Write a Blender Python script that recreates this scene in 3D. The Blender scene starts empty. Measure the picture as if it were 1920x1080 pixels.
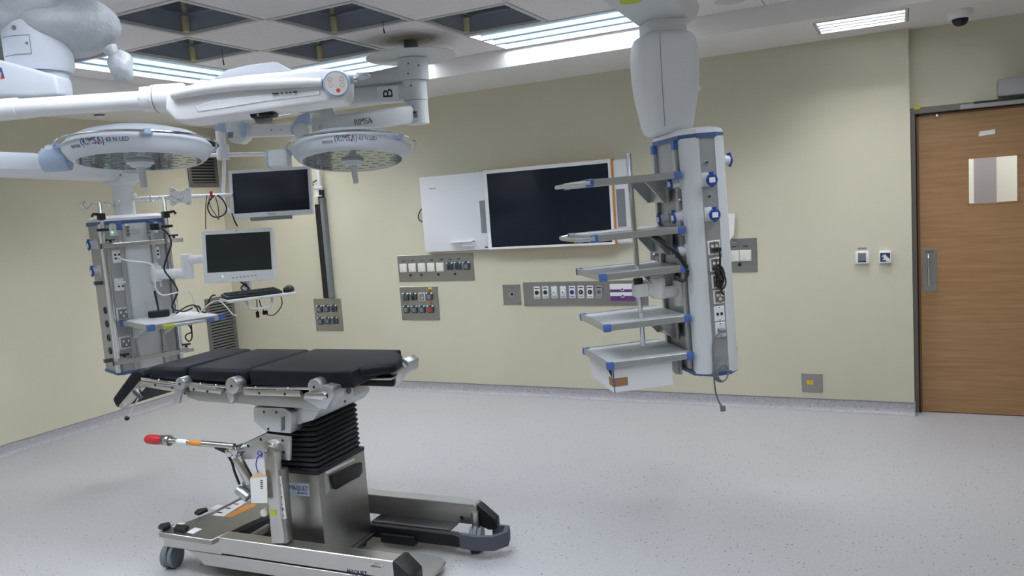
import bpy, bmesh, math, random
from mathutils import Vector as V, Matrix
R = math.radians
random.seed(7)
scene = bpy.context.scene
col = scene.collection

# ---------------------------------------------------------------- camera
FPX = 1475.6
YAW, PITCH, ROLL = -0.461127, -0.106583, -0.0707315
H = 1.7
CAM = V((0, 0, H))
_cy, _sy, _cp, _sp, _cr, _sr = math.cos(YAW), math.sin(YAW), math.cos(PITCH), math.sin(PITCH), math.cos(ROLL), math.sin(ROLL)
FF = V((_sy*_cp, _cy*_cp, _sp)); _r = V((_cy, -_sy, 0)); _u = _r.cross(FF)
RR = _cr*_r + _sr*_u; UU = -_sr*_r + _cr*_u
cd = bpy.data.cameras.new('camera'); cam = bpy.data.objects.new('camera', cd); col.objects.link(cam)
cd.sensor_width = 36; cd.lens = FPX/1920*36; cd.clip_start = 0.05
m = Matrix.Identity(4)
for i in range(3):
    m[i][0], m[i][1], m[i][2], m[i][3] = RR[i], UU[i], -FF[i], CAM[i]
cam.matrix_world = m
scene.camera = cam

# ---------------------------------------------------------------- light and exposure
LIGHT = 32.5          # emission of the fluorescent tubes in the ceiling fittings
w = bpy.data.worlds.new('world'); scene.world = w; w.use_nodes = True
w.node_tree.nodes['Background'].inputs[0].default_value = (0.8, 0.9, 1, 1)
w.node_tree.nodes['Background'].inputs[1].default_value = 0.02
vs = scene.view_settings
vs.view_transform = 'Standard'; vs.look = 'None'; vs.gamma = 1; vs.exposure = 0.0
vs.use_curve_mapping = False

# ---------------------------------------------------------------- room numbers
YB, XL, XR, YF = 6.157, -6.38, 2.8, -2.2     # back, left, right and front wall
ZS, ZT = 2.693, 2.82                          # soffit and tile plane
YE, XE, XE2 = 5.315, -5.25, 0.49               # edges of the tile field
YD = 6.235                                    # wall plane around the door

# ---------------------------------------------------------------- pixel -> place helpers (photo taken as 1920x1080)
def ray(x, y): return FF + RR*((x-960)/FPX) - UU*((y-540)/FPX)
def onz(x, y, z): d = ray(x, y); return CAM + d*((z-H)/d.z)
def ony(x, y, Y): d = ray(x, y); return CAM + d*(Y/d.y)
def onx(x, y, X): d = ray(x, y); return CAM + d*(X/d.x)
def atd(x, y, d): return CAM + ray(x, y)*d
def zat(x, y, X, Y):
    d = ray(x, y); t = (X*d.x+Y*d.y)/(d.x*d.x+d.y*d.y); return H + t*d.z

class Fr:
    """upright local frame: u to the right, v away from the viewer, z up"""
    def __init__(s, x, y, deg=0):
        s.x, s.y, s.a = x, y, R(deg); s.c, s.s = math.cos(s.a), math.sin(s.a)
    def w(s, u, v, z): return V((s.x+u*s.c-v*s.s, s.y+u*s.s+v*s.c, z))
    def l(s, p):
        dx, dy = p[0]-s.x, p[1]-s.y
        return V((dx*s.c+dy*s.s, -dx*s.s+dy*s.c, p[2]))
    def _ray(s, x, y):
        d = ray(x, y); return s.l(CAM), V((d.x*s.c+d.y*s.s, -d.x*s.s+d.y*s.c, d.z))
    def v(s, x, y, v0): c, d = s._ray(x, y); return c + d*((v0-c.y)/d.y)
    def u(s, x, y, u0): c, d = s._ray(x, y); return c + d*((u0-c.x)/d.x)
    def z(s, x, y, z0): c, d = s._ray(x, y); return c + d*((z0-c.z)/d.z)

# ---------------------------------------------------------------- materials
def lin(c):
    return tuple(((x/255)/12.92 if x/255 <= 0.04045 else (((x/255)+0.055)/1.055)**2.4) for x in c) + (1,)
def mat(name, c, rough=0.5, metal=0.0, emit=0, coat=0, trans=0, alpha=1, spec=None):
    m = bpy.data.materials.new(name); m.use_nodes = True
    b = m.node_tree.nodes['Principled BSDF']
    b.inputs['Base Color'].default_value = lin(c); b.inputs['Roughness'].default_value = rough
    b.inputs['Metallic'].default_value = metal
    b.inputs['Coat Weight'].default_value = coat
    b.inputs['Transmission Weight'].default_value = trans
    b.inputs['Alpha'].default_value = alpha
    if spec is not None: b.inputs['Specular IOR Level'].default_value = spec
    if emit:
        b.inputs['Emission Color'].default_value = lin(c); b.inputs['Emission Strength'].default_value = emit
    return m
def nodes(m): return m.node_tree.nodes, m.node_tree.links, m.node_tree.nodes['Principled BSDF']
def noise_mix(m, c1, c2, scale, stretch=(1, 1, 1), detail=3, lo=0.35, hi=0.65, bump=0, rough=None):
    n, l, b = nodes(m)
    tc = n.new('ShaderNodeTexCoord'); mp = n.new('ShaderNodeMapping'); mp.inputs['Scale'].default_value = stretch
    no = n.new('ShaderNodeTexNoise'); no.inputs['Scale'].default_value = scale; no.inputs['Detail'].default_value = detail
    rp = n.new('ShaderNodeValToRGB'); rp.color_ramp.elements[0].position = lo; rp.color_ramp.elements[1].position = hi
    rp.color_ramp.elements[0].color = lin(c1); rp.color_ramp.elements[1].color = lin(c2)
    l.new(tc.outputs['Object'], mp.inputs[0]); l.new(mp.outputs[0], no.inputs['Vector'])
    l.new(no.outputs[0], rp.inputs[0]); l.new(rp.outputs[0], b.inputs['Base Color'])
    if bump:
        bp = n.new('ShaderNodeBump'); bp.inputs['Strength'].default_value = bump; bp.inputs['Distance'].default_value = 0.002
        l.new(no.outputs[0], bp.inputs['Height']); l.new(bp.outputs[0], b.inputs['Normal'])
    return m
def vinyl(name, base, c2, rough):
    m = mat(name, base, rough); n, l, b = nodes(m)
    tc = n.new('ShaderNodeTexCoord')
    no = n.new('ShaderNodeTexNoise'); no.inputs['Scale'].default_value = 70; no.inputs['Detail'].default_value = 4
    r1 = n.new('ShaderNodeValToRGB'); r1.color_ramp.elements[0].position = .35; r1.color_ramp.elements[1].position = .65
    r1.color_ramp.elements[0].color = lin(c2); r1.color_ramp.elements[1].color = lin(base)
    vo = n.new('ShaderNodeTexVoronoi'); vo.inputs['Scale'].default_value = 42
    sx = n.new('ShaderNodeSeparateColor')
    lt = n.new('ShaderNodeMath'); lt.operation = 'LESS_THAN'; lt.inputs[1].default_value = 0.16
    gt = n.new('ShaderNodeMath'); gt.operation = 'GREATER_THAN'; gt.inputs[1].default_value = 0.66
    mu = n.new('ShaderNodeMath'); mu.operation = 'MULTIPLY'
    mx = n.new('ShaderNodeMix'); mx.data_type = 'RGBA'; mx.inputs['B'].default_value = lin((96, 92, 92))
    l.new(tc.outputs['Object'], no.inputs['Vector']); l.new(tc.outputs['Object'], vo.inputs['Vector'])
    l.new(no.outputs[0], r1.inputs[0]); l.new(vo.outputs['Distance'], lt.inputs[0])
    l.new(vo.outputs['Color'], sx.inputs[0]); l.new(sx.outputs[0], gt.inputs[0])
    l.new(lt.outputs[0], mu.inputs[0]); l.new(gt.outputs[0], mu.inputs[1])
    l.new(mu.outputs[0], mx.inputs['Factor']); l.new(r1.outputs[0], mx.inputs['A'])
    l.new(mx.outputs['Result'], b.inputs['Base Color'])
    return m
def brushed(name, c, rough, stretch):
    m = mat(name, c, rough, 1.0); n, l, b = nodes(m)
    tc = n.new('ShaderNodeTexCoord'); mp = n.new('ShaderNodeMapping'); mp.inputs['Scale'].default_value = stretch
    no = n.new('ShaderNodeTexNoise'); no.inputs['Scale'].default_value = 6; no.inputs['Detail'].default_value = 3
    mr = n.new('ShaderNodeMapRange'); mr.inputs['To Min'].default_value = rough-.02; mr.inputs['To Max'].default_value = rough+.03
    l.new(tc.outputs['Object'], mp.inputs[0]); l.new(mp.outputs[0], no.inputs['Vector'])
    l.new(no.outputs[0], mr.inputs['Value']); l.new(mr.outputs[0], b.inputs['Roughness'])
    return m

M = {}
M['wall'] = noise_mix(mat('cream_wall_paint', (210, 205, 182), .6), (208, 203, 180), (212, 207, 185), 1.3)
M['floor'] = vinyl('speckled_vinyl', (188, 187, 188), (177, 176, 178), .42)
M['cove'] = vinyl('speckled_vinyl_cove', (182, 179, 182), (164, 162, 166), .45)
M['ceil'] = mat('ceiling_paint', (234, 231, 228), .7)
M['tile'] = noise_mix(mat('ceiling_tile', (234, 229, 229), .75), (231, 226, 226), (237, 232, 232), 40, bump=.05)
M['stain'] = None
M['grid'] = mat('ceiling_grid', (205, 203, 202), .5)
M['void'] = mat('diffuser_grey', (150, 156, 168), .6)
M['void2'] = mat('diffuser_grey_light', (104, 108, 118), .6)
M['tape'] = mat('masking_tape', (232, 226, 172), .7)
M['steel'] = brushed('stainless_steel', (205, 203, 200), .28, (1, 40, 40))
M['steelv'] = brushed('stainless_steel_plate', (172, 171, 167), .38, (40, 40, 1))
M['steeld'] = brushed('dark_steel_grey', (120, 120, 122), .4, (30, 30, 2))  # darker grey brushed steel
M['chrome'] = mat('chrome', (215, 217, 220), .12, 1)
M['alu'] = mat('aluminium', (196, 198, 200), .34, .85)
M['alupanel'] = mat('anodised_panel', (176, 177, 180), .45, .6)
M['white'] = mat('white_enamel', (232, 233, 236), .32)
M['lamp'] = mat('lamp_housing', (216, 221, 230), .35)
M['grey'] = mat('light_grey_enamel', (216, 219, 221), .38)
M['midg'] = mat('cover_shade_grey', (176, 180, 188), .5)  # darker grey paints in shade on the boom's turned-away top cover
M['plaque'] = mat('pale_plaque', (168, 178, 192), .5)
M['dpanel'] = mat('dark_ceiling_panel', (150, 150, 148), .7)
M['jamb'] = mat('door_frame_metal', (122, 117, 108), .5, .3)
M['plast'] = mat('white_plastic', (236, 237, 236), .45)
M['cream'] = mat('cream_plastic', (226, 224, 214), .45)
M['pale'] = mat('pale_blue_plastic', (172, 190, 216), .4)
M['blue'] = mat('blue_plastic', (78, 112, 176), .4)
M['dblue'] = mat('dark_blue_rubber', (74, 100, 148), .5)
M['sblue'] = mat('socket_blue', (40, 72, 160), .4)
M['black'] = mat('black_plastic', (24, 25, 28), .45)
M['rubber'] = mat('black_rubber', (30, 32, 38), .6)
M['pad'] = mat('dark_padding', (22, 25, 33), .52, spec=.22)
M['screen'] = mat('dark_screen', (25, 31, 44), .12, spec=.35)
M['screen2'] = mat('dark_grey_screen', (46, 52, 54), .1, spec=.4)
M['dgrey'] = mat('dark_grey_plastic', (72, 82, 86), .5)
M['mgrey'] = mat('mid_grey_plastic', (120, 124, 128), .5)
M['navy'] = mat('navy_plastic', (36, 50, 84), .5)
M['orange'] = mat('orange_trim', (226, 150, 60), .5)
M['purple'] = mat('purple_print', (104, 56, 128), .5)
M['red'] = mat('red_plastic', (200, 40, 50), .4)
M['redp'] = mat('red_print', (214, 44, 52), .5)
M['blk'] = mat('black_print', (30, 32, 40), .6)
M['bluep'] = mat('blue_print', (58, 84, 130), .6)
M['greyp'] = mat('grey_print', (130, 134, 140), .6)
M['yellow'] = mat('yellow_label', (226, 206, 30), .5)
M['lime'] = mat('lime_label', (190, 204, 44), .5)
M['dgreen'] = mat('dark_green_plastic', (22, 70, 60), .45)
M['gblue'] = mat('gas_blue', (50, 62, 170), .45)
M['brown'] = mat('brown_card', (158, 120, 86), .8)
M['manila'] = mat('manila_card', (222, 196, 160), .8)
M['paper'] = mat('paper', (240, 240, 238), .8)
M['louvre'] = mat('grille_grey', (112, 112, 110), .5, .3)
M['dark'] = mat('dark_recess', (22, 24, 26), .8)
M['tube'] = mat('fluorescent_tube', (240, 246, 255), .5, emit=LIGHT)
M['refl'] = mat('fitting_reflector', (92, 112, 120), .4)
M['refl2'] = mat('fitting_blade', (214, 222, 228), .4)
M['refl3'] = mat('soffit_reflector', (26, 30, 33), .5)
M['refl4'] = mat('soffit_blade', (160, 166, 170), .5)
M['tube2'] = mat('soffit_tube', (250, 248, 252), .5, emit=LIGHT*2.6)
M['led'] = mat('green_indicator', (90, 255, 190), .5, emit=3)
M['wheel'] = mat('grey_wheel', (120, 128, 138), .55)
M['bag'] = mat('polythene_bag', (206, 212, 218), .35, trans=.15)
noise_mix(M['bag'], (196, 202, 208), (216, 221, 226), 9, detail=6, bump=1.0)
for _n in M['bag'].node_tree.nodes:
    if _n.type == 'BUMP': _n.inputs['Distance'].default_value = .03
M['opbox'] = mat('operator_grey', (164, 165, 166), .5)
M['glass'] = mat('clear_glass', (235, 242, 242), .03, trans=1)
M['lens'] = mat('lamp_lens', (150, 158, 160), .06, .75)
M['corridor_pale'] = mat('corridor_wall', (222, 220, 214), .8)  # even off-white of the corridor wall
M['pinkwall'] = mat('corridor_frame', (158, 150, 158), .7)

# oak veneer, grain running across the leaf
mo = mat('oak_veneer', (180, 140, 96), .5); n, l, b = nodes(mo)
tc = n.new('ShaderNodeTexCoord'); mp = n.new('ShaderNodeMapping'); mp.inputs['Scale'].default_value = (.9, 8, 16)
no = n.new('ShaderNodeTexNoise'); no.inputs['Scale'].default_value = 3.0; no.inputs['Detail'].default_value = 7; no.inputs['Roughness'].default_value = .62
rp = n.new('ShaderNodeValToRGB'); e = rp.color_ramp.elements
e[0].position, e[1].position = .28, .72; e[0].color, e[1].color = lin((155, 115, 76)), lin((177, 140, 99))
l.new(tc.outputs['Object'], mp.inputs[0]); l.new(mp.outputs[0], no.inputs['Vector']); l.new(no.outputs[0], rp.inputs[0]); l.new(rp.outputs[0], b.inputs['Base Color'])
M['oak'] = mo
M['oakd'] = mat('oak_lipping', (132, 88, 54), .5)

# water-stained tile: brown rings around the lamp column
ms = mat('stained_tile', (219, 214, 214), .75); n, l, b = nodes(ms)
tc = n.new('ShaderNodeTexCoord'); no = n.new('ShaderNodeTexNoise'); no.inputs['Scale'].default_value = 6
vl = n.new('ShaderNodeVectorMath'); vl.operation = 'LENGTH'
ad = n.new('ShaderNodeMath'); ad.operation = 'MULTIPLY_ADD'; ad.inputs[1].default_value = .16
rp = n.new('ShaderNodeValToRGB'); e = rp.color_ramp.elements
e[0].position = .14; e[0].color = lin((178, 158, 118)); e[1].position = .30; e[1].color = lin((234, 229, 228))
x = e.new(.17); x.color = lin((206, 196, 172)); x = e.new(.22); x.color = lin((198, 186, 164)); x = e.new(.235); x.color = lin((212, 206, 200))
l.new(tc.outputs['Object'], no.inputs['Vector']); l.new(tc.outputs['Object'], vl.inputs[0])
l.new(no.outputs[0], ad.inputs[0]); l.new(vl.outputs['Value'], ad.inputs[2]); l.new(ad.outputs[0], rp.inputs[0]); l.new(rp.outputs[0], b.inputs['Base Color'])
M['stain'] = ms

# ---------------------------------------------------------------- mesh helpers
def B(): return bmesh.new()
def _bev(bm, geom_faces, r, seg):
    ed = list({e for f in geom_faces for e in f.edges})
    bmesh.ops.bevel(bm, geom=ed, offset=r, segments=seg, profile=.5, affect='EDGES', clamp_overlap=True)
def box(bm, lo, hi, r=0, seg=2, mx=None):
    x0, y0, z0 = lo; x1, y1, z1 = hi
    vs = [bm.verts.new(p) for p in ((x0, y0, z0), (x1, y0, z0), (x1, y1, z0), (x0, y1, z0), (x0, y0, z1), (x1, y0, z1), (x1, y1, z1), (x0, y1, z1))]
    if mx:
        for q in vs: q.co = mx @ q.co
    fs = [bm.faces.new([vs[i] for i in f]) for f in ((3, 2, 1, 0), (4, 5, 6, 7), (0, 1, 5, 4), (1, 2, 6, 5), (2, 3, 7, 6), (3, 0, 4, 7))]
    if r: _bev(bm, fs, r, seg)
    return bm
def cbox(bm, c, s, r=0, seg=2):
    return box(bm, (c[0]-s[0]/2, c[1]-s[1]/2, c[2]-s[2]/2), (c[0]+s[0]/2, c[1]+s[1]/2, c[2]+s[2]/2), r, seg)
def basis(d):
    d = V(d).normalized(); a = V((0, 0, 1)) if abs(d.z) < .9 else V((1, 0, 0))
    x = d.cross(a).normalized(); return x, d.cross(x).normalized(), d
def cyl(bm, p0, p1, r0, r1=None, n=16, r=0):
    p0, p1 = V(p0), V(p1); r1 = r0 if r1 is None else r1
    x, y, d = basis(p1-p0)
    rings = []
    for p, rr in ((p0, r0), (p1, r1)):
        rings.append([bm.verts.new(p + x*rr*math.cos(2*math.pi*i/n) + y*rr*math.sin(2*math.pi*i/n)) for i in range(n)])
    for i in range(n):
        bm.faces.new((rings[0][i], rings[0][(i+1) % n], rings[1][(i+1) % n], rings[1][i]))
    f0 = bm.faces.new(rings[0][::-1]); f1 = bm.faces.new(rings[1])
    if r: bmesh.ops.bevel(bm, geom=list(f0.edges)+list(f1.edges), offset=r, segments=2, profile=.5, affect='EDGES')
    return bm
def spline(pts, k=6):
    pts = [V(p) for p in pts]; out = []
    for i in range(len(pts)-1):
        a, b, c, d = pts[max(i-1, 0)], pts[i], pts[i+1], pts[min(i+2, len(pts)-1)]
        for j in range(k):
            t = j/k
            out.append(.5*((2*b)+(c-a)*t+(2*a-5*b+4*c-d)*t*t+(3*b-a-3*c+d)*t**3))
    out.append(pts[-1]); return out
def tube(bm, pts, r, n=8, smooth=0):
    pts = spline(pts, smooth) if smooth else [V(p) for p in pts]
    x = None; rings = []
    for i, p in enumerate(pts):
        d = (pts[min(i+1, len(pts)-1)]-pts[max(i-1, 0)]).normalized()
        if x is None: x, y, _ = basis(d)
        else:
            x = (x-d*x.dot(d)).normalized(); y = d.cross(x)
        rr = r[i] if isinstance(r, (list, tuple)) else r
        rings.append([bm.verts.new(p+x*rr*math.cos(2*math.pi*k/n)+y*rr*math.sin(2*math.pi*k/n)) for k in range(n)])
    for a, b in zip(rings, rings[1:]):
        for k in range(n): bm.faces.new((a[k], a[(k+1) % n], b[(k+1) % n], b[k]))
    bm.faces.new(rings[0][::-1]); bm.faces.new(rings[-1])
    return bm
def loft(bm, rings, closed=True):
    rr = [[bm.verts.new(p) for p in ring] for ring in rings]
    for a, b in zip(rr, rr[1:]):
        for k in range(len(a)): bm.faces.new((a[k], a[(k+1) % len(a)], b[(k+1) % len(a)], b[k]))
    if closed: bm.faces.new(rr[0][::-1]); bm.faces.new(rr[-1])
    return bm
def lathe(bm, prof, n=48, c=(0, 0, 0)):
    return loft(bm, [[(c[0]+r*math.cos(2*math.pi*i/n), c[1]+r*math.sin(2*math.pi*i/n), c[2]+z) for i in range(n)] for r, z in prof])
def sphere(bm, c, r, n=12):
    pr = [(max(r*math.sin(math.pi*i/n), 1e-4), -r*math.cos(math.pi*i/n)) for i in range(n+1)]
    return lathe(bm, pr, n*2, c)
def torus(bm, c, Rr, r, n=48, k=8, mx=None):
    vs = []
    for i in range(n):
        a = 2*math.pi*i/n
        vs.append([bm.verts.new((c[0]+(Rr+r*math.cos(2*math.pi*j/k))*math.cos(a), c[1]+(Rr+r*math.cos(2*math.pi*j/k))*math.sin(a), c[2]+r*math.sin(2*math.pi*j/k))) for j in range(k)])
    for i in range(n):
        for j in range(k): bm.faces.new((vs[i][j], vs[(i+1) % n][j], vs[(i+1) % n][(j+1) % k], vs[i][(j+1) % k]))
    if mx:
        for ring in vs:
            for q in ring: q.co = mx @ q.co
    return bm
def prism(bm, poly, ext, r=0, seg=2):
    """polygon (3D points) pushed along ext; closed solid"""
    ext = V(ext); a = [bm.verts.new(V(p)) for p in poly]; b = [bm.verts.new(V(p)+ext) for p in poly]; n = len(a)
    fs = [bm.faces.new(a[::-1]), bm.faces.new(b)]
    for i in range(n): fs.append(bm.faces.new((a[i], a[(i+1) % n], b[(i+1) % n], b[i])))
    bmesh.ops.recalc_face_normals(bm, faces=fs)
    if r: _bev(bm, fs, r, seg)
    return bm

# ---------------------------------------------------------------- object helpers
def tag(o, label=None, cat=None, group=None, kind=None):
    if label: o['label'] = label
    if cat: o['category'] = cat
    if group: o['group'] = group
    if kind: o['kind'] = kind
    return o
def obj(name, bm, m, parent=None, ang=35, loc=None):
    me = bpy.data.meshes.new(name)
    bmesh.ops.recalc_face_normals(bm, faces=bm.faces[:])
    bm.to_mesh(me); bm.free(); me.materials.append(M[m] if isinstance(m, str) else m)
    me.shade_smooth(); me.set_sharp_from_angle(angle=R(ang))
    o = bpy.data.objects.new(name, me); col.objects.link(o)
    if parent:
        o.parent = parent
        if parent.type == 'EMPTY': o.location = (0, 0, -parent.get('_z', 0))
    if loc: o.location = loc
    return o
def thing(name, label, cat, fr, z0=0, group=None, kind=None):
    e = bpy.data.objects.new(name, None); col.objects.link(e); e.empty_display_size = .1
    e.location = (fr.x, fr.y, z0); e.rotation_euler = (0, 0, fr.a); e['_z'] = z0
    return tag(e, label, cat, group, kind)
def thing_m(name, label, cat, mx, group=None):
    e = bpy.data.objects.new(name, None); col.objects.link(e); e.empty_display_size = .1
    e.matrix_world = mx
    return tag(e, label, cat, group)
_tc = {}
def text(name, s, m, parent, org, xd, yd, h, w=None, depth=.0008, align='LEFT', fn=None):
    """lettering as thin mesh; org = lower left (or centre) point, h = letter height; fn maps flat (x,y,z) to place"""
    if s not in _tc:
        cu = bpy.data.curves.new('lettering', 'FONT'); cu.body = s; cu.size = 1; cu.extrude = .002; cu.resolution_u = 3
        t = bpy.data.objects.new('lettering_tmp', cu); col.objects.link(t)
        dg = bpy.context.evaluated_depsgraph_get(); me = bpy.data.meshes.new_from_object(t.evaluated_get(dg))
        col.objects.unlink(t); bpy.data.objects.remove(t)
        _tc[s] = me
    me = _tc[s].copy(); me.name = name
    xs = [q.co.x for q in me.vertices]; ys = [q.co.y for q in me.vertices]
    x0, x1, y0, y1 = min(xs), max(xs), min(ys), max(ys)
    sy = h/max(y1-y0, .01); sx = (w/(x1-x0)) if w else sy
    cx = (x0+x1)/2 if align == 'CENTER' else x0; cy = (y0+y1)/2 if align == 'CENTER' else y0
    org, xd, yd = V(org), V(xd).normalized(), V(yd).normalized(); nd = xd.cross(yd)
    for q in me.vertices:
        a, b_, c = (q.co.x-cx)*sx, (q.co.y-cy)*sy, q.co.z/.002*depth
        q.co = fn(a, b_, c) if fn else org+xd*a+yd*b_+nd*c
    me.materials.clear(); me.materials.append(M[m])
    o = bpy.data.objects.new(name, me); col.objects.link(o); o.parent = parent
    if parent.type == 'EMPTY': o.location = (0, 0, -parent.get('_z', 0))
    return o
def screw(name, fr_pt, nrm, r, m, parent, h=.003):
    p = V(fr_pt); return obj(name, cyl(B(), p, p+V(nrm)*h, r, n=10), m, parent)
# ================================================================ THE ROOM
def struct(name, bm, m, parent=None):
    o = obj(name, bm, m, parent)
    if not parent: o['kind'] = 'structure'
    return o
def holes_slab(bm, x0, x1, y0, y1, z0, z1, holes=()):
    xs = sorted({x0, x1, *[h[0] for h in holes], *[h[1] for h in holes]}); ys = sorted({y0, y1, *[h[2] for h in holes], *[h[3] for h in holes]})
    xs = [x for x in xs if x0 <= x <= x1]; ys = [y for y in ys if y0 <= y <= y1]
    for a, b_ in zip(xs, xs[1:]):
        for c, d in zip(ys, ys[1:]):
            if any(h[0] <= (a+b_)/2 <= h[1] and h[2] <= (c+d)/2 <= h[3] for h in holes): continue
            box(bm, (a, c, z0), (b_, d, z1))
    return bm

struct('floor', box(B(), (XL-.1, YF-.1, -.1), (XR+.1, 8.3, 0)), 'floor')
struct('wall_back', box(B(), (XL-.1, YB, -.05), (.077, YD+.16, 3.2)), 'wall')
struct('wall_left', box(B(), (XL-.15, YF-.1, -.05), (XL, YB, 3.2)), 'wall')
struct('wall_right', box(B(), (XR, YF-.1, -.05), (XR+.15, YD, 3.2)), 'wall')
struct('wall_front', box(B(), (XL-.1, YF-.15, -.05), (XR+.1, YF, 3.2)), 'wall')
W2 = Fr(0, YD, 0)
DX0 = .118; DX1 = DX0+1.06; DZ1 = zat(1728, 212, DX0, YD)-.012
dw = B()
box(dw, (.077, YD, DZ1+.045), (XR, YD+.16, 3.2)); box(dw, (DX1+.05, YD, -.05), (XR, YD+.16, DZ1+.045))
struct('wall_door', dw, 'wall')
# coved vinyl skirting
def cove(name, a, b_, nrm):
    a, b_, nrm = V(a), V(b_), V(nrm)
    pr = [(0, .085), (.005, .085), (.006, .045), (.012, .02), (.024, .007), (.045, .001), (0, .001)]
    bm = B(); prism(bm, [a+nrm*d+V((0, 0, z)) for d, z in pr], b_-a)
    o = struct(name, bm, 'cove')
    cap = B(); prism(cap, [a+nrm*d+V((0, 0, z)) for d, z in ((0, .085), (.007, .085), (.007, .089), (0, .089))], b_-a)
    obj('capping_strip', cap, 'greyp', o)
cove('baseboard_back', (XL, YB, 0), (.077, YB, 0), (0, -1, 0))
cove('baseboard_left', (XL, YF, 0), (XL, YB, 0), (1, 0, 0))
cove('baseboard_right', (XR, YF, 0), (XR, YD, 0), (-1, 0, 0))
e_ = B(); box(e_, (.077, YB-.045, 0), (.083, YD, .085)); struct('baseboard_door', e_, 'cove')

# ceiling: lower soffit round the room, raised field of square tiles, open diffuser boxes
SO = [(-.47, .075, 5.44, 5.89), (-5.46, -4.92, 5.5, 5.95)]
cb = B()
holes_slab(cb, XL, XR, YE, YD, ZS, 3.2, SO)
holes_slab(cb, XL, XE, YF, YE, ZS, 3.2)
holes_slab(cb, XE2, XR, YF, YE, ZS, 3.2)
holes_slab(cb, XE, XE2, YF, -.685, ZS, 3.2)
box(cb, (XL-.1, YF-.1, 3.2), (XR+.1, YD+.1, 3.3))
ceil = struct('ceiling', cb, 'ceil')
TX, TY = .61, .6
LIT = {(-2, 3), (-1, 3), (1, 3), (2, 3), (-3, 1), (-3, 2), (-3, -3), (-3, -2), (5, 1), (5, 2), (5, -3), (5, -2), (-2, -3), (-1, -3), (1, -3), (2, -3), (1, -1), (2, -1), (-2, -5), (-1, -5), (1, -5), (2, -5)}
OPEN = {(i, j) for i in range(-2, 2) for j in range(0, 3) if (i+j) % 2}
tm = None; om = None
for i in range(-3, 6):
    for j in range(-6, 4):
        x, y = -3.17+i*TX, 2.915+j*TY
        cx, cy = x+TX/2, y+TY/2
        if (i, j) in LIT: continue
        if (i, j) in OPEN:
            if om is None:
                bm = B(); d = .36
                a, b_ = TX/2-.028, TY/2-.028
                for (p, q) in (((-a, -b_), (a, -b_)), ((a, -b_), (a, b_)), ((a, b_), (-a, b_)), ((-a, b_), (-a, -b_))):
                    n_ = V((q[1]-p[1], p[0]-q[0], 0)).normalized()*-.004
                    prism(bm, [(p[0], p[1], .012), (q[0], q[1], .012), (q[0], q[1], d), (p[0], p[1], d)], -n_)
                box(bm, (-a, -b_, d), (a, b_, d+.01))
                for s in (-1, 1):   # stepped ledge half way up
                    box(bm, (-a, s*b_-.012, .11), (a, s*b_+.012, .122)); box(bm, (s*a-.012, -b_, .11), (s*a+.012, b_, .122))
                o = obj('open_diffuser_box', bm, 'void', ceil); om = o.data
                bm = B()
                a2, b2 = TX/2-.004, TY/2-.004
                for lo, hi in (((-a2, -b2), (a2, -b2+.028)), ((-a2, b2-.028), (a2, b2)), ((-a2, -b2+.028), (-a2+.028, b2-.028)), ((a2-.028, -b2+.028), (a2, b2-.028))):
                    box(bm, (lo[0], lo[1], -.004), (hi[0], hi[1], .016), .002, 1)
                fr_ = obj('diffuser_frame', bm, 'grid', o); fm = fr_.data
                bm = B()
                for sx_, sy_ in ((-1, 1),):
                    box(bm, (sx_*a+.002, sy_*b_-.03, .014), (sx_*a+.03, sy_*b_-.002, .105)); box(bm, (sx_*a+.002, sy_*b_-.022, .125), (sx_*a+.022, sy_*b_-.002, .34))
                tp_ = obj('corner_tape', bm, 'tape', o); tpm = tp_.data
            else:
                o = bpy.data.objects.new('open_diffuser_box', om); col.objects.link(o); o.parent = ceil
                for nm, me in (('diffuser_frame', fm), ('corner_tape', tpm)):
                    c_ = bpy.data.objects.new(nm, me); col.objects.link(c_); c_.parent = o
            o.location = (cx, cy, ZT)
        else:
            if tm is None:
                o = obj('ceiling_tile', box(B(), (-TX/2+.003, -TY/2+.003, 0), (TX/2-.003, TY/2-.003, .015), .002, 1), 'tile', ceil); tm = o.data
            else:
                o = bpy.data.objects.new('ceiling_tile', tm); col.objects.link(o); o.parent = ceil
            o.location = (cx, cy, ZT)
            if (i, j) in ((-3, 0), (-3, -1)):
                if tm == o.data: o.data = tm.copy()
                o.data.materials.clear(); o.data.materials.append(M['dpanel'])
for j in range(-6, 4):
    o = obj('edge_tile', box(B(), (XE+.002, 2.915+j*TY+.003, ZT), (-5.003, 2.915+(j+1)*TY-.003, ZT+.015), .002, 1), 'dpanel' if j in (-1, 0) else 'tile', ceil)
# dark joint backing behind the tiles (the T-bars seen in the joints)
gb = B()
for i in range(-3, 7):
    for j in range(-6, 4):
        if not ((i, j) in LIT and (i-1, j) in LIT): box(gb, (-3.17+i*TX-.006, 2.915+j*TY, ZT+.006), (-3.17+i*TX+.006, 2.915+(j+1)*TY, ZT+.03))
for j in range(-6, 5):
    for i in range(-3, 6):
        if not ((i, j) in LIT and (i, j-1) in LIT): box(gb, (-3.17+i*TX, 2.915+j*TY-.006, ZT+.006), (-3.17+(i+1)*TX, 2.915+j*TY+.006, ZT+.03))
obj('ceiling_grid', gb, 'mgrey', ceil)
# stained tile round the lamp column
POLE = onz(770, 76, ZT)
st = obj('stained_patch', lathe(B(), [(.001, 0), (.29, 0), (.29, .002), (.001, .002)], 40), 'stain', ceil)
st.location = (POLE.x+.02, POLE.y-.03, ZT-.0025)

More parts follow.
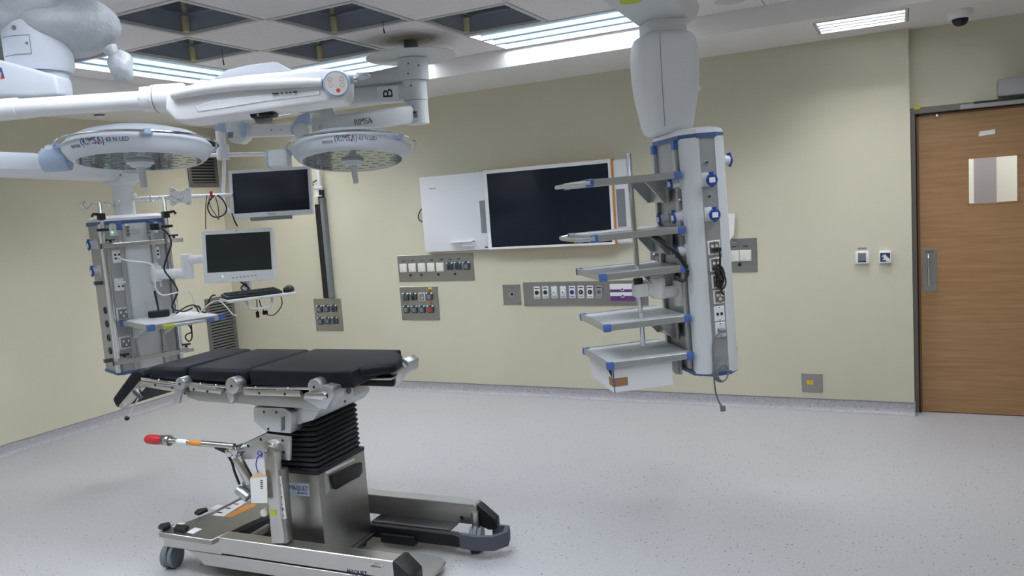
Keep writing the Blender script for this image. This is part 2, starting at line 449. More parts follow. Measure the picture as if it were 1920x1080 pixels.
# fluorescent fittings
def troffer(name, label, x0, x1, y0, y1, z, n=3, group=None, rim=.018, tm='tube'):
    f = Fr((x0+x1)/2, (y0+y1)/2, 0 if (x1-x0) > (y1-y0) else 90)
    L_, W_ = max(x1-x0, y1-y0)/2-.004, min(x1-x0, y1-y0)/2-.004
    t = thing(name, label, 'ceiling light', f, z, group)
    bm = B()
    for lo, hi in (((-L_, -W_), (L_, -W_+rim)), ((-L_, W_-rim), (L_, W_)), ((-L_, -W_+rim), (-L_+rim, W_-rim)), ((L_-rim, -W_+rim), (L_, W_-rim))):
        box(bm, (lo[0], lo[1], z-.004), (hi[0], hi[1], z+.14), .002, 1)
    box(bm, (-L_, -W_, z+.14), (L_, W_, z+.148))
    obj('frame', bm, 'grid', t)
    a, b_ = L_-rim, W_-rim; wd = 2*b_/n
    rb = B(); rb2 = B()  # slopes split into dark and pale bands to paint the bright stripes
    for k in range(n):
        c = -b_+wd*(k+.5); s = wd*.17
        obj('fluorescent_tube', box(B(), (-a+.01, c-s, z+.078), (a-.01, c+s, z+.084)), tm, t)
        for sg in (-1, 1):
            y0_, y1_, ym = c+sg*s, c+sg*wd/2, c+sg*(s+(wd/2-s)*(.72 if tm == 'tube' else .84))
            prism(rb, [(-a, y0_, z+.088), (-a, ym, z+.026), (-a, ym+sg*.003, z+.026), (-a, y0_+sg*.003, z+.094)], (2*a, 0, 0))
            prism(rb2, [(-a, ym, z+.026), (-a, y1_-sg*.001, z+.002), (-a, y1_, z+.002), (-a, ym+sg*.003, z+.026)], (2*a, 0, 0))
    obj('reflector', rb, 'refl' if tm == 'tube' else 'refl3', t); obj('louvre_blade', rb2, 'refl2' if tm == 'tube' else 'refl4', t)
    for k in range(1, n):      # dividing bars between the troughs
        c = -b_+wd*k; obj('divider_bar', box(B(), (-a, c-.007, z-.005), (a, c+.007, z+.003), .002, 1), 'refl' if tm == 'tube' else 'mgrey', t)
    return t
def cell(i, j): return -3.17+i*TX, 2.915+j*TY
def tl(name, label, i0, j0, ni, nj, **k):
    x, y = cell(i0, j0); return troffer(name, label, x, x+ni*TX, y, y+nj*TY, ZT, **k)
tl('ceiling_light', 'long recessed fluorescent light beside the ceiling arm of the shelf pendant', 1, 3, 2, 1)
tl('ceiling_light', 'recessed fluorescent light partly hidden behind the round ceiling cover of arm B', -2, 3, 2, 1)
tl('ceiling_light', 'recessed fluorescent light next to the plastic wrapped ceiling hub', -3, 1, 1, 2)
for i0, j0, ni, nj in ((-3, -3, 1, 2), (5, 1, 1, 2), (5, -3, 1, 2), (-2, -3, 2, 1), (1, -3, 2, 1), (1, -1, 2, 1), (-2, -5, 2, 1), (1, -5, 2, 1)):  # unseen fittings added so the room gets enough light
    tl('ceiling_light', 'recessed fluorescent light added to the tiled ceiling, out of view, to light the room', i0, j0, ni, nj, group='added ceiling lights out of view')
troffer('soffit_light', 'short four-tube recessed light in the low soffit near the dome camera', *SO[0], ZS, n=4, tm='tube2')
troffer('soffit_light', 'short recessed light in the low soffit behind the black clamp of the boom', *SO[1], ZS, n=4, tm='tube2')

# ---------------------------------------------------------------- door
dr = thing('door_1', 'oak veneered door with small vision panel and steel pull plate', 'door', Fr(DX0, YD, 0), 0, kind='structure')
def dl(x, y, v=0): p = ony(x, y, YD+v); return V((p.x-DX0, v, p.z))
g0, g1 = dl(1815, 340), dl(1911, 340); h0, h1 = dl(1862, 381), dl(1862, 293)
GX0, GX1, GZ0, GZ1 = g0.x, g1.x, h0.z, h1.z
LW = DX1-DX0
lf = B()
for lo, hi in (((.004, .006), (GX0, DZ1)), ((GX1, .006), (LW, DZ1)), ((GX0, .006), (GX1, GZ0)), ((GX0, GZ1), (GX1, DZ1))):
    box(lf, (lo[0], .012, lo[1]), (hi[0], .056, hi[1]))
leaf = obj('leaf', lf, 'oak', dr)
lp = B(); box(lp, (.0, .008, .004), (.014, .05, DZ1)); box(lp, (0, .008, DZ1-.014), (LW, .05, DZ1)); obj('lipping', lp, 'oakd', dr)
bd = B()
for lo, hi in (((GX0-.004, GZ0-.004), (GX1+.004, GZ0+.006)), ((GX0-.004, GZ1-.006), (GX1+.004, GZ1+.004)), ((GX0-.004, GZ0), (GX0+.006, GZ1)), ((GX1-.006, GZ0), (GX1+.004, GZ1))):
    box(bd, (lo[0], .009, lo[1]), (hi[0], .058, hi[1]))
obj('vision_panel_bead', bd, 'oak', dr)
obj('vision_panel', box(B(), (GX0, .03, GZ0), (GX1, .036, GZ1)), 'glass', dr)
fm_ = B()
box(fm_, (-.037, -.012, 0), (-.004, .12, DZ1+.012)); box(fm_, (LW+.006, -.012, 0), (LW+.05, .12, DZ1+.05)); box(fm_, (-.037, -.012, DZ1+.008), (LW+.05, .12, DZ1+.05), .002, 1)
obj('frame', fm_, 'jamb', dr)
obj('gap_shade', box(box(B(), (-.009, -.013, .0), (.0, .06, DZ1+.006)), (-.009, -.013, DZ1+.001), (LW, .06, DZ1+.009)), 'dark', dr)  # dark strip painted in for the shaded gap round the leaf
p0, p1 = dl(1730, 505), dl(1757, 505); q0, q1 = dl(1743, 547), dl(1743, 467)
pp = obj('pull_plate', box(B(), (p0.x, .008, q0.z), (p1.x, .013, q1.z), .001, 1), 'steelv', dr)
xc = dl(1741.5, 505).x; za, zb = dl(1742, 479).z, dl(1742, 535).z
obj('pull_handle', tube(B(), [(xc, .012, za), (xc, -.025, za), (xc, -.032, za-.01), (xc, -.032, zb+.01), (xc, -.025, zb), (xc, .012, zb)], .0075, 10), 'chrome', dr)
text('pull_lettering', 'TARIK', 'blk', dr, (xc, .0075, dl(1742, 472).z), (1, 0, 0), (0, 0, 1), .016, w=.07, align='CENTER')
for dx in (.12, .88):
    for zz in (.06, .94):
        c = V((p0.x+(p1.x-p0.x)*dx, .008, q0.z+(q1.z-q0.z)*zz)); screw('screw', c, (0, -1, 0), .004, 'chrome', pp, .002)
k_ = dl(1757, 217); obj('door_stud', lathe(B(), [(.001, 0), (.012, .001), (.014, .007), (.009, .013), (.001, .014)], 16), 'alu', dr).matrix_local = Matrix.Translation((k_.x, .012, k_.z)) @ Matrix.Rotation(R(90), 4, 'X')
a_, b_ = dl(1800, 201, -.04), dl(1919, 190, -.04)
obj('door_closer_rail', box(B(), (a_.x, -.045, a_.z-.016), (LW+.04, .01, a_.z+.016), .004, 1), 'opbox', dr)
a_ = dl(1871, 165, -.06)
cl = obj('door_operator', box(B(), (a_.x, -.09, a_.z-.055), (LW+.2, -.002, a_.z+.052), .004, 1), 'opbox', dr)
obj('closer_arm', box(B(), (dl(1825, 190, -.03).x, -.05, a_.z-.085), (LW+.1, -.02, a_.z-.072)), 'black', dr)
tp = dl(1851, 249)
tb = B(); prism(tb, [(tp.x-.05, .0115, tp.z-.018), (tp.x+.045, .0115, tp.z-.012), (tp.x+.047, .0115, tp.z+.02), (tp.x-.044, .0115, tp.z+.013)], (0, -.001, 0)); obj('tape_scrap', tb, 'paper', dr)
yt = ony(1719, 202, YD-.015)
tt = thing('yellow_tag', 'small yellow tag with a loop of string on the door frame corner', 'tag', Fr(yt.x, yt.y, 0), yt.z)
obj('tag_card', box(B(), (-.018, -.003, yt.z-.011), (.02, 0, yt.z+.011)), 'yellow', tt)
obj('tag_string', tube(B(), [(-.005, -.002, yt.z+.011), (-.018, -.004, yt.z+.03), (-.008, -.004, yt.z+.055), (.008, -.004, yt.z+.05), (.0, -.004, yt.z+.03), (.012, -.003, yt.z+.012)], .0012, 5, 5), 'tape', tt)
# corridor behind the vision panel
cr = B(); box(cr, (-.6, 7.9, 0), (2.9, 8.0, 2.6)); box(cr, (-.7, YD+.17, 0), (-.6, 8, 2.6)); box(cr, (2.9, YD+.17, 0), (3.0, 8, 2.6)); box(cr, (-.7, YD+.17, 2.6), (3, 8, 2.7))
struct('wall_corridor', cr, 'corridor_pale')
pz = ony(1850, 340, 7.86)
struct('trim_2', box(B(), (pz.x-.3, 7.8, 0), (pz.x-.1, 7.9, 2.6)), 'paper')  # white board standing in for the brightly lit reveal
struct('trim_1', box(B(), (pz.x-.1, 7.84, 0), (pz.x+.07, 7.9, 2.6)), 'pinkwall')
ct = thing('added_corridor_light', 'unseen ceiling light added to brighten the corridor behind the door', 'ceiling light', Fr(1.0, 7.1, 0), 2.59)  # added lamp, out of sight, that brightens the corridor
obj('diffuser', box(B(), (-.5, -.25, 2.575), (.5, .25, 2.597), .004, 1), mat('added_corridor_glow', (255, 252, 248), .5, emit=16), ct)
obj('frame', box(B(), (-.53, -.28, 2.59), (.53, .28, 2.6)), 'grid', ct)

# ---------------------------------------------------------------- dome camera and smoke detector
c = onz(1800, 20, ZS)
t = thing('dome_camera', 'white dome camera with black bubble under the soffit above the door', 'camera', Fr(c.x, c.y, 0), ZS)
obj('housing', lathe(B(), [(.001, ZS), (.072, ZS), (.074, ZS-.02), (.068, ZS-.045), (.05, ZS-.05), (.001, ZS-.05)], 32), 'plast', t)
obj('bubble', lathe(B(), [(.047, ZS-.048), (.046, ZS-.06), (.038, ZS-.08), (.022, ZS-.092), (.001, ZS-.096)], 28), 'screen', t)
c = onz(186, 213, ZS)
t = thing('smoke_detector', 'small white detector with dark slots under the left soffit', 'detector', Fr(c.x, c.y, 0), ZS)
obj('base', lathe(B(), [(.001, ZS), (.055, ZS), (.055, ZS-.012), (.001, ZS-.012)], 28), 'plast', t)
obj('slot_ring', lathe(B(), [(.001, ZS-.012), (.04, ZS-.012), (.04, ZS-.022), (.001, ZS-.022)], 28), 'dark', t)
obj('cap', lathe(B(), [(.001, ZS-.022), (.046, ZS-.022), (.03, ZS-.04), (.001, ZS-.042)], 28), 'plast', t)

# ---------------------------------------------------------------- things on the back wall
def wl(f, x, y, v=0): return f.v(x, y, v)
def wall_frame(x0, y0, x1, y1, v=0):
    c = ony((x0+x1)/2, (y0+y1)/2, YB+v); return Fr(c.x, YB, 0), c.z
def rect(f, x0, y0, x1, y1, v=0):
    xm, ym = (x0+x1)/2, (y0+y1)/2
    return f.v(x0, ym, v).x, f.v(x1, ym, v).x, f.v(xm, y1, v).z, f.v(xm, y0, v).z
def rbox_(f, r, v0, v1, bev=0, seg=1, bm=None):
    a = rect(f, *r); return box(bm or B(), (a[0], v0, a[2]), (a[1], v1, a[3]), bev, seg)
def plate(name, label, cat, r, th=.006):
    f, zc = wall_frame(*r); t = thing(name, label, cat, f, zc)
    a = rect(f, *r)
    obj('plate', box(B(), (a[0], -th, a[2]), (a[1], 0, a[3]), .0015, 1), 'steelv', t)
    for sx_ in (0, 1):
        for sz_ in (0, 1):
            screw('screw', (a[0]+.012+(a[1]-a[0]-.024)*sx_, -th, a[2]+.012+(a[3]-a[2]-.024)*sz_), (0, -1, 0), .004, 'mgrey', t, .002)
    return f, t, th
def disc(name, f, x, y, r, v, h, m, par, n=20):
    p = f.v(x, y, v); return obj(name, cyl(B(), p, (p.x, p.y-h, p.z), r, n=n), m, par)
def lid_socket(f, t, th, x, y, lid, face):
    """weather-proof socket outlet: square base with a hinged grey lid"""
    p = f.v(x, y, -th)
    s = obj('lidded_socket', box(B(), (p.x-.03, -th-.018, p.z-.034), (p.x+.03, -th, p.z+.034), .008, 2), 'dgrey', t)
    obj('lid_window', box(B(), (p.x-.016, -th-.0215, p.z-.022), (p.x+.016, -th-.018, p.z+.016), .003, 1), face, s)
    for sg in (-1, 1): obj('lid_clip', box(B(), (p.x+sg*.026-.007, -th-.02, p.z+.026), (p.x+sg*.026+.007, -th, p.z+.038), .003, 1), 'plast', s)
    obj('hinge', box(B(), (p.x-.012, -th-.022, p.z+.03), (p.x+.012, -th, p.z+.042), .002, 1), lid, s)

# panel A : five white sockets and three lidded
f, t, th = plate('socket_panel', 'wide steel wall panel with five white square sockets under the display', 'socket panel', (747, 477, 889, 527))
for k, (x, y) in enumerate(((757, 502.5), (774, 502), (791.5, 501.5), (809, 501), (826, 500.5))):
    p = f.v(x, y, -th)
    s = obj('white_socket', box(B(), (p.x-.04, -th-.014, p.z-.04), (p.x+.04, -th, p.z+.04), .005, 2), 'cream', t)
    obj('rocker', box(B(), (p.x+.008, -th-.017, p.z-.03), (p.x+.028, -th-.013, p.z-.018), .001, 1), 'plast', s)
for x, y, fc in ((844, 499.5, 'navy'), (859, 499, 'navy'), (875, 498.5, 'mgrey')): lid_socket(f, t, th, x, y, 'dgrey', fc)
for x, y in ((757, 489.5), (774, 489), (791.5, 488.5), (809, 487.5), (828, 486.5), (844, 486), (860, 485.5)):
    p = f.v(x, y, -th); obj('circuit_label', box(B(), (p.x-.018, -th-.001, p.z-.005), (p.x+.018, -th, p.z+.005)), 'bluep', t)
for x, y in ((770, 516), (790, 515.5), (822, 514.5), (853, 513.5)): disc('earth_stud', f, x, y, .011, -th, .006, 'black', t)
# panel B : eight outlets
f, t, th = plate('socket_panel', 'square steel wall panel with eight outlets, yellow and red labels', 'socket panel', (752, 537, 823, 600))
for x, y, fc in ((761.5, 557, 'dgrey'), (776, 556.5, 'black'), (806, 556, 'mgrey'), (763, 580.5, 'mgrey'), (778, 580.5, 'mgrey'), (792.5, 580, 'mgrey'), (808, 580, 'red')): lid_socket(f, t, th, x, y, 'dgrey', fc)
p = f.v(791.5, 556.5, -th); s = obj('earth_socket', box(B(), (p.x-.034, -th-.008, p.z-.038), (p.x+.034, -th, p.z+.038), .002, 1), 'plast', t)
obj('socket_face', box(B(), (p.x-.028, -th-.0095, p.z-.032), (p.x+.028, -th-.008, p.z+.032)), 'steelv', s); disc('contact', f, 791.5, 558.5, .007, -th-.0095, .004, 'plast', s)
for x, y, mm, w_ in ((806, 540.5, 'yellow', .022), (806, 545, 'redp', .012), (808, 568, 'redp', .012)):
    p = f.v(x, y, -th); obj('label', box(B(), (p.x-w_, -th-.001, p.z-.008), (p.x+w_, -th, p.z+.008)), mm, t)
# panel C : single round outlet
f, t, th = plate('socket_panel', 'small square steel plate with a single round connector', 'socket panel', (943.5, 533.5, 976.5, 571))
disc('connector_ring', f, 960, 551.5, .026, -th, .008, 'alu', t); disc('connector_core', f, 960, 551.5, .013, -th-.008, .003, 'dark', t)
# panel D : medical gas outlets
f, t, th = plate('gas_outlet_panel', 'long steel panel with a row of coloured medical gas outlets', 'gas panel', (982, 527, 1215, 573))
for k, (x, y, cm) in enumerate(((1007, 548.5, 'dgreen'), (1023, 548, 'dgreen'), (1039.5, 548, 'plast'), (1056, 547.7, 'plast'), (1073, 547.5, 'gblue'), (1089.5, 547.3, 'blk'), (1106.5, 547.2, 'blk'), (1123.5, 547.2, 'mgrey'))):
    p = f.v(x, y, -th)
    g = obj('gas_outlet', box(B(), (p.x-.028, -th-.005, p.z-.052), (p.x+.028, -th, p.z+.052), .002, 1), 'grey' if cm == 'plast' else ('alu' if k == 7 else 'plast'), t)
    obj('outlet_ring', cyl(B(), (p.x, -th-.005, p.z), (p.x, -th-.014, p.z), .019, .017, n=20), cm, g)
    obj('outlet_core', cyl(B(), (p.x, -th-.014, p.z), (p.x, -th-.016, p.z), .006, n=10), 'black' if cm != 'blk' else 'alu', g)
    for dz, mm in ((.037, cm if cm in ('gblue',) else 'blk'), (-.04, cm if cm == 'gblue' else 'greyp')):
        if cm == 'plast': mm = 'plast' if dz > 0 else 'greyp'
        obj('outlet_print', box(B(), (p.x-.02, -th-.0056, p.z+dz-.004), (p.x+.02, -th-.005, p.z+dz+.004)), mm, g)
a = rect(f, 1144.5, 532, 1192, 564)
g = obj('scavenging_plate', box(B(), (a[0], -th-.004, a[2]), (a[1], -th, a[3]), .001, 1), 'plast', t)
hh = a[3]-a[2]
for lo, hi in ((0, .3), (.52, .68)): obj('purple_band', box(B(), (a[0]+.001, -th-.0046, a[2]+hh*lo), (a[1]-.001, -th-.004, a[2]+hh*hi)), 'purple', g)
for fz in (.3, .68):
    zc_ = a[2]+hh*fz; xc_ = (a[0]+a[1])/2
    obj('port_ring', cyl(B(), (xc_, -th-.004, zc_), (xc_, -th-.009, zc_), .015, n=18), 'plast', g); obj('port_core', cyl(B(), (xc_, -th-.009, zc_), (xc_, -th-.011, zc_), .009, n=14), 'black', g)
# panel E : six lidded sockets under the trunking
f, t, th = plate('socket_panel', 'steel wall panel with six lidded sockets below the black trunking', 'socket panel', (591, 560, 642, 620))
for x, y, fc in ((600, 579.5, 'mgrey'), (613, 579, 'mgrey'), (627, 578.5, 'navy'), (602, 602, 'mgrey'), (615, 601.5, 'mgrey'), (629, 601, 'navy')): lid_socket(f, t, th, x, y, 'dgrey', fc)
# panel F : behind the shelf pendant
f, t, th = plate('socket_panel', 'steel wall panel with white sockets seen behind the shelf pendant', 'socket panel', (1220, 450, 1420, 512))
for x, y in ((1376, 480), (1398, 479)):
    p = f.v(x, y, -th); s = obj('white_socket', box(B(), (p.x-.043, -th-.014, p.z-.043), (p.x+.043, -th, p.z+.043), .005, 2), 'cream', t)
    obj('rocker', box(B(), (p.x+.008, -th-.017, p.z-.032), (p.x+.03, -th-.013, p.z-.02), .001, 1), 'plast', s)
    p = f.v(x, y-17.5, -th); obj('circuit_label', box(B(), (p.x-.02, -th-.001, p.z-.006), (p.x+.02, -th, p.z+.006)), 'bluep', t)
for x, y, fc in ((1233, 484, 'mgrey'), (1252, 483.5, 'sblue')): lid_socket(f, t, th, x, y, 'dgrey', fc)
disc('earth_stud', f, 1387, 496, .013, -th, .006, 'black', t)
# blank plate low on the wall
f, t, th = plate('blank_plate', 'square grey blank plate with a yellow sticker low on the wall', 'cover plate', (1503.5, 700, 1542.5, 735))
p = f.v(1519, 717, -th); obj('sticker', box(B(), (p.x-.022, -th-.001, p.z-.015), (p.x+.022, -th, p.z+.015)), 'yellow', t)
for dz in (.005, -.005): obj('sticker_print', box(B(), (p.x-.014, -th-.0016, p.z+dz-.0025), (p.x+.014, -th-.001, p.z+dz+.0025)), 'orange', t)
# wall switches beside the door
f, zc = wall_frame(1604, 469, 1630, 494); t = thing('wall_switch', 'white framed grey wall switch with a small label above', 'switch', f, zc)
a = rect(f, 1604, 471, 1630, 494)
s = obj('frame', box(B(), (a[0], -.02, a[2]), (a[1], 0, a[3]), .004, 2), 'plast', t)
a = rect(f, 1609, 474, 1624, 491); obj('sensor_face', box(B(), (a[0], -.023, a[2]), (a[1], -.019, a[3]), .001, 1), 'mgrey', t)
obj('lower_bar', box(B(), (a[0], -.0236, a[2]), (a[1], -.0225, a[2]+.008)), 'navy', t)
a = rect(f, 1608, 464, 1625, 468); obj('name_label', box(B(), (a[0], -.001, a[2]), (a[1], 0, a[3])), 'greyp', t)
f, zc = wall_frame(1648, 469, 1672, 493); t = thing('touchless_switch', 'touchless door switch with a white hand symbol on dark ground', 'switch', f, zc)
a = rect(f, 1648.5, 470, 1671.5, 493)
obj('frame', box(B(), (a[0], -.025, a[2]), (a[1], 0, a[3]), .004, 2), 'plast', t)
a = rect(f, 1650.5, 473.5, 1669, 490); obj('symbol_ground', box(B(), (a[0], -.0262, a[2]), (a[1], -.025, a[3])), 'navy', t)
hb = B(); w_, h_ = a[1]-a[0], a[3]-a[2]
def hp(x, z): return (a[0]+w_*x, -.0262, a[2]+h_*z)
prism(hb, [hp(.98, .0), hp(.98, .3), hp(.62, .62), hp(.38, .5), hp(.42, .3), hp(.66, .02)], (0, -.0008, 0))
for (x0, z0, x1, z1) in ((.62, .6, .5, .84), (.55, .58, .36, .82), (.47, .55, .22, .74), (.42, .5, .14, .6)):
    d_ = V((x1-x0, 0, z1-z0)).normalized(); nx = V((-d_.z, 0, d_.x))*.045
    prism(hb, [hp(x0-nx.x, z0-nx.z), hp(x0+nx.x, z0+nx.z), hp(x1+nx.x*.8, z1+nx.z*.8), hp(x1-nx.x*.8, z1-nx.z*.8)], (0, -.0008, 0))
prism(hb, [hp(.42, .38), hp(.5, .2), hp(.26, .2), hp(.2, .26)], (0, -.0008, 0))
obj('hand_symbol', hb, 'plast', t)

# wall display
f, zc = wall_frame(785, 300, 1185, 470); t = thing('wall_display', 'large dark wall display in a white cabinet with orange edging', 'display', f, zc)
zt, zb_ = f.v(785, 333, -.06).z, f.v(797, 473, -.06).z
xl = f.v(791, 400, -.06).x; xs = f.v(912, 395, -.075).x; xe = f.v(1149, 380, -.075).x; xr = f.v(1180, 375, -.06).x
obj('cabinet_front', box(B(), (xl, -.06, zb_), (xs-.002, 0, zt), .006, 2), 'white', t)
obj('side_panel', box(B(), (xe+.004, -.06, zb_), (xr, 0, zt), .02, 3), 'white', t)
ob = B(); box(ob, (xs+.002, -.074, zb_-.002), (xe+.01, -.01, zt+.012), .012, 2); obj('orange_edge', ob, 'orange', t)
s1, s0 = zt+.008, zb_
bz = B()
ix0, ix1, iz0, iz1 = f.v(917, 395, -.085).x, f.v(1143.5, 380, -.085).x, f.v(1035, 459, -.085).z, f.v(1035, 315, -.085).z
for lo, hi in (((xs, s0), (ix0, s1)), ((ix1, s0), (xe, s1)), ((ix0, s0), (ix1, iz0)), ((ix0, iz1), (ix1, s1))):
    box(bz, (lo[0], -.085, lo[1]), (hi[0], -.01, hi[1]), .0015, 1)
bezel = obj('bezel', bz, 'plast', t)
obj('screen', box(B(), (ix0, -.081, iz0), (ix1, -.02, iz1)), 'screen', t)
obj('power_button', cyl(B(), (ix0+(ix1-ix0)*.45, -.084, iz0-.008), (ix0+(ix1-ix0)*.45, -.092, iz0-.008), .009, n=14), 'plast', bezel)
for x0, y0, x1, y1 in ((901, 376, 911, 437), (1157, 354, 1173, 425)):
    a = rect(f, x0, y0, x1, y1, -.06); obj('speaker_strip', box(B(), (a[0], -.062, a[2]), (a[1], -.058, a[3])), 'greyp', t)
a = rect(f, 845, 452, 890, 464, -.06); sh = B()
prism(sh, [(a[0], -.058, a[3]), (a[1], -.058, a[3]), (a[1], -.12, a[3]), (a[0]+.04, -.12, a[3])], (0, 0, -.008))
prism(sh, [((a[0]+a[1])/2, -.06, a[3]), (a[1], -.06, a[3]), (a[1], -.1, a[3]-.005), ((a[0]+a[1])/2+.02, -.1, a[3]-.005), ], (0, 0, -.04)); obj('pen_tray', sh, 'white', t)
p = f.v(811, 353.5, -.06); text('maker_lettering', 'Panasonic', 'greyp', t, (p.x, -.0605, p.z), (1, 0, 0), (0, 0, 1), .014, w=.07, align='CENTER')
p = f.v(912, 463.5, -.086); obj('badge', box(B(), (p.x-.014, -.0868, p.z-.006), (p.x+.014, -.085, p.z+.006)), 'navy', t)
p = f.v(790, 405, -.02)
cb_ = thing('cable_loop', 'small loop of black cable behind the edge of the display cabinet', 'cable', Fr(f.x+p.x, YB, 0), p.z)
obj('cable', tube(B(), [(.03, -.02, p.z+.08), (-.005, -.02, p.z+.05), (-.03, -.02, p.z+.01), (-.025, -.025, p.z-.03), (.005, -.02, p.z-.05), (.03, -.02, p.z-.03)], .005, 6, 6), 'black', cb_)

# trunking with a white bracket
f, zc = wall_frame(591, 375, 618, 558); t = thing('cable_trunking', 'tall black and grey cable trunking rising from a socket panel', 'trunking', f, zc)
zl, zh = f.v(612, 559, -.05).z, f.v(597, 383, -.05).z
x0, x1, x2 = f.v(597, 470, -.06).x, f.v(607.5, 470, -.06).x, f.v(613.5, 470, -.06).x
obj('black_channel', box(B(), (x0, -.055, zl), (x1, 0, zh), .003, 1), 'black', t); obj('grey_channel', box(B(), (x1, -.06, zl), (x2, 0, zh+.06), .003, 1), 'mgrey', t)
obj('upper_stem', box(B(), (x1-.02, -.05, zh), (x1+.03, -.01, zh+.16), .003, 1), 'black', t)
fl = f.v(599, 367.5, -.03); 
obj('flange', cyl(B(), (fl.x, -.05, fl.z-.006), (fl.x, -.05, fl.z+.006), .045, n=24), 'white', t)
obj('bracket_post', cyl(B(), (fl.x, -.05, fl.z), (fl.x, -.05, fl.z+.09), .014, n=14), 'white', t)
obj('bracket_crosspiece', cyl(B(), (fl.x-.05, -.05, fl.z+.085), (fl.x+.06, -.05, fl.z+.075), .021, n=16), 'white', t)
obj('bracket_tube', cyl(B(), (fl.x+.035, -.05, fl.z+.08), (fl.x+.035, -.05, fl.z+.35), .02, n=16), 'white', t)
obj('clamp_lever', tube(B(), [(fl.x-.03, -.07, fl.z+.1), (fl.x-.03, -.08, fl.z+.13), (fl.x+.03, -.09, fl.z+.15)], .007, 6), 'black', t)
obj('wall_stay', cyl(B(), (fl.x+.035, -.05, fl.z+.3), (fl.x+.035, 0, fl.z+.3), .015, n=12), 'white', t)

# return-air grilles on the left wall by the corner
def grille(label, ya, yb_, za, zb_):
    f = Fr(XL, (ya+yb_)/2, 90); t = thing('air_grille', label, 'grille', f, za)    # u along +Y, v = -X (into wall)
    hw = (yb_-ya)/2; fw = .04; bm = B()
    for lo, hi in (((-hw, za), (hw, za+fw)), ((-hw, zb_-fw), (hw, zb_)), ((-hw, za+fw), (-hw+fw, zb_-fw)), ((hw-fw, za+fw), (hw, zb_-fw))):
        box(bm, (lo[0], -.014, lo[1]), (hi[0], 0, hi[1]), .002, 1)
    obj('frame', bm, 'louvre', t)
    obj('duct_opening', box(B(), (-hw+fw, -.002, za+fw), (hw-fw, 0, zb_-fw)), 'dark', t)
    n_ = int((zb_-za-2*fw)/.03)
    for k in range(n_):
        z = za+fw+.015+k*.03
        obj('slat', prism(B(), [(-hw+fw, -.012, z-.008), (-hw+fw, -.0105, z-.009), (-hw+fw, -.003, z+.007), (-hw+fw, -.0045, z+.008)], (2*(hw-fw), 0, 0)), 'louvre', t)
grille('dark louvred air grille high on the left wall behind the surgical light', 5.74, 6.13, 2.09, 2.56)
grille('tall louvred air grille low on the left wall beside the shelf corner', 5.77, 6.15, .3, .95)

c = onz(1370, 1, ZT)
t = thing('ceiling_speaker', 'round grey speaker grille in the ceiling tile beside the pendant arm', 'speaker', Fr(c.x, c.y, 0), ZT)
obj('grille', lathe(B(), [(.001, ZT-.006), (.085, ZT-.006), (.095, ZT-.003), (.098, ZT), (.001, ZT)], 36), 'grid', t)
for lab, x, y, h_ in (('thin black wire hanging from the ceiling above the boom cover', 416, 93, .1), ('thin black wire hanging from the ceiling beside the stained tile', 718, 40, .07)):
    c = onz(x, y, ZT); t = thing('hanging_wire', lab, 'wire', Fr(c.x, c.y, 0), ZT-h_)
    obj('wire', cyl(B(), (0, 0, ZT-h_*.6), (0, 0, ZT+.002), .0015, n=6), 'black', t); obj('clip', cyl(B(), (.004, 0, ZT-h_), (0, 0, ZT-h_*.6), .004, n=8), 'black', t)
# ================================================================ OPERATING TABLE
T = Fr(-2.6, 2.92, 2.7)
tb = thing('operating_table', 'mobile steel operating table with black padded sections and bellows column', 'operating table', T, 0)
ZP = 1.02                        # top of the pads
VN, VFAR = -.235, .265           # near and far edge of the pads
def Tv(pts, v): return [T.v(x, y, v) for x, y in pts]
def Tz(pts, z): return [T.z(x, y, z) for x, y in pts]
def side(name, pts, v0, v1, m, par=None, r=.002):
    """outline seen on the near side of the table, given its real depth v0..v1"""
    return obj(name, prism(B(), Tv(pts, v0), (0, v1-v0, 0), r, 2), m, par or tb)
u0, u1, u2 = T.v(274, 690, VN).x, T.v(346, 695, VN).x, T.v(464, 699, VN).x
for name, a, b_ in (('leg_pad', u0, u1-.009), ('seat_pad', u1+.009, u2-.009)):
    obj(name, box(B(), (a, VN, ZP-.075), (b_, VFAR, ZP), .027, 4), 'pad', tb)
lobe = [(u2+.009, VFAR), (u2+.009, VN)] + [(q.x, q.y) for q in Tz([(606, 703), (632, 704), (658, 698), (668, 692)], ZP)] + [(T.z(676, 684, ZP).x, VFAR)]
lobe[2] = (lobe[2][0], VN); lobe = [(x, max(y, VN)) for x, y in lobe]; lobe[3] = (lobe[3][0], VN+.022)
pl = [(u2+.05, VFAR), (u2+.05, VN+.06)] + [(q.x, q.y) for q in Tz([(598, 705), (622, 700), (640, 691), (668, 690), (700, 686), (742, 681), (754, 673), (755, 664), (742, 656)], ZP)] + [(T.z(728, 655, ZP).x, VFAR)]
pl = pl[:2]+pl[4:]
bp_ = prism(B(), [(x, y, ZP-.078) for x, y in lobe], (0, 0, .078), .022, 4)
prism(bp_, [(x, y, ZP-.046) for x, y in pl], (0, 0, .0455), .02, 4)
obj('back_pad', bp_, 'pad', tb)
# plates under the pads
obj('pad_base_plate', box(B(), (u0+.01, VN+.015, ZP-.095), (u2+.3, VFAR-.015, ZP-.076), .003, 1), 'black', tb)
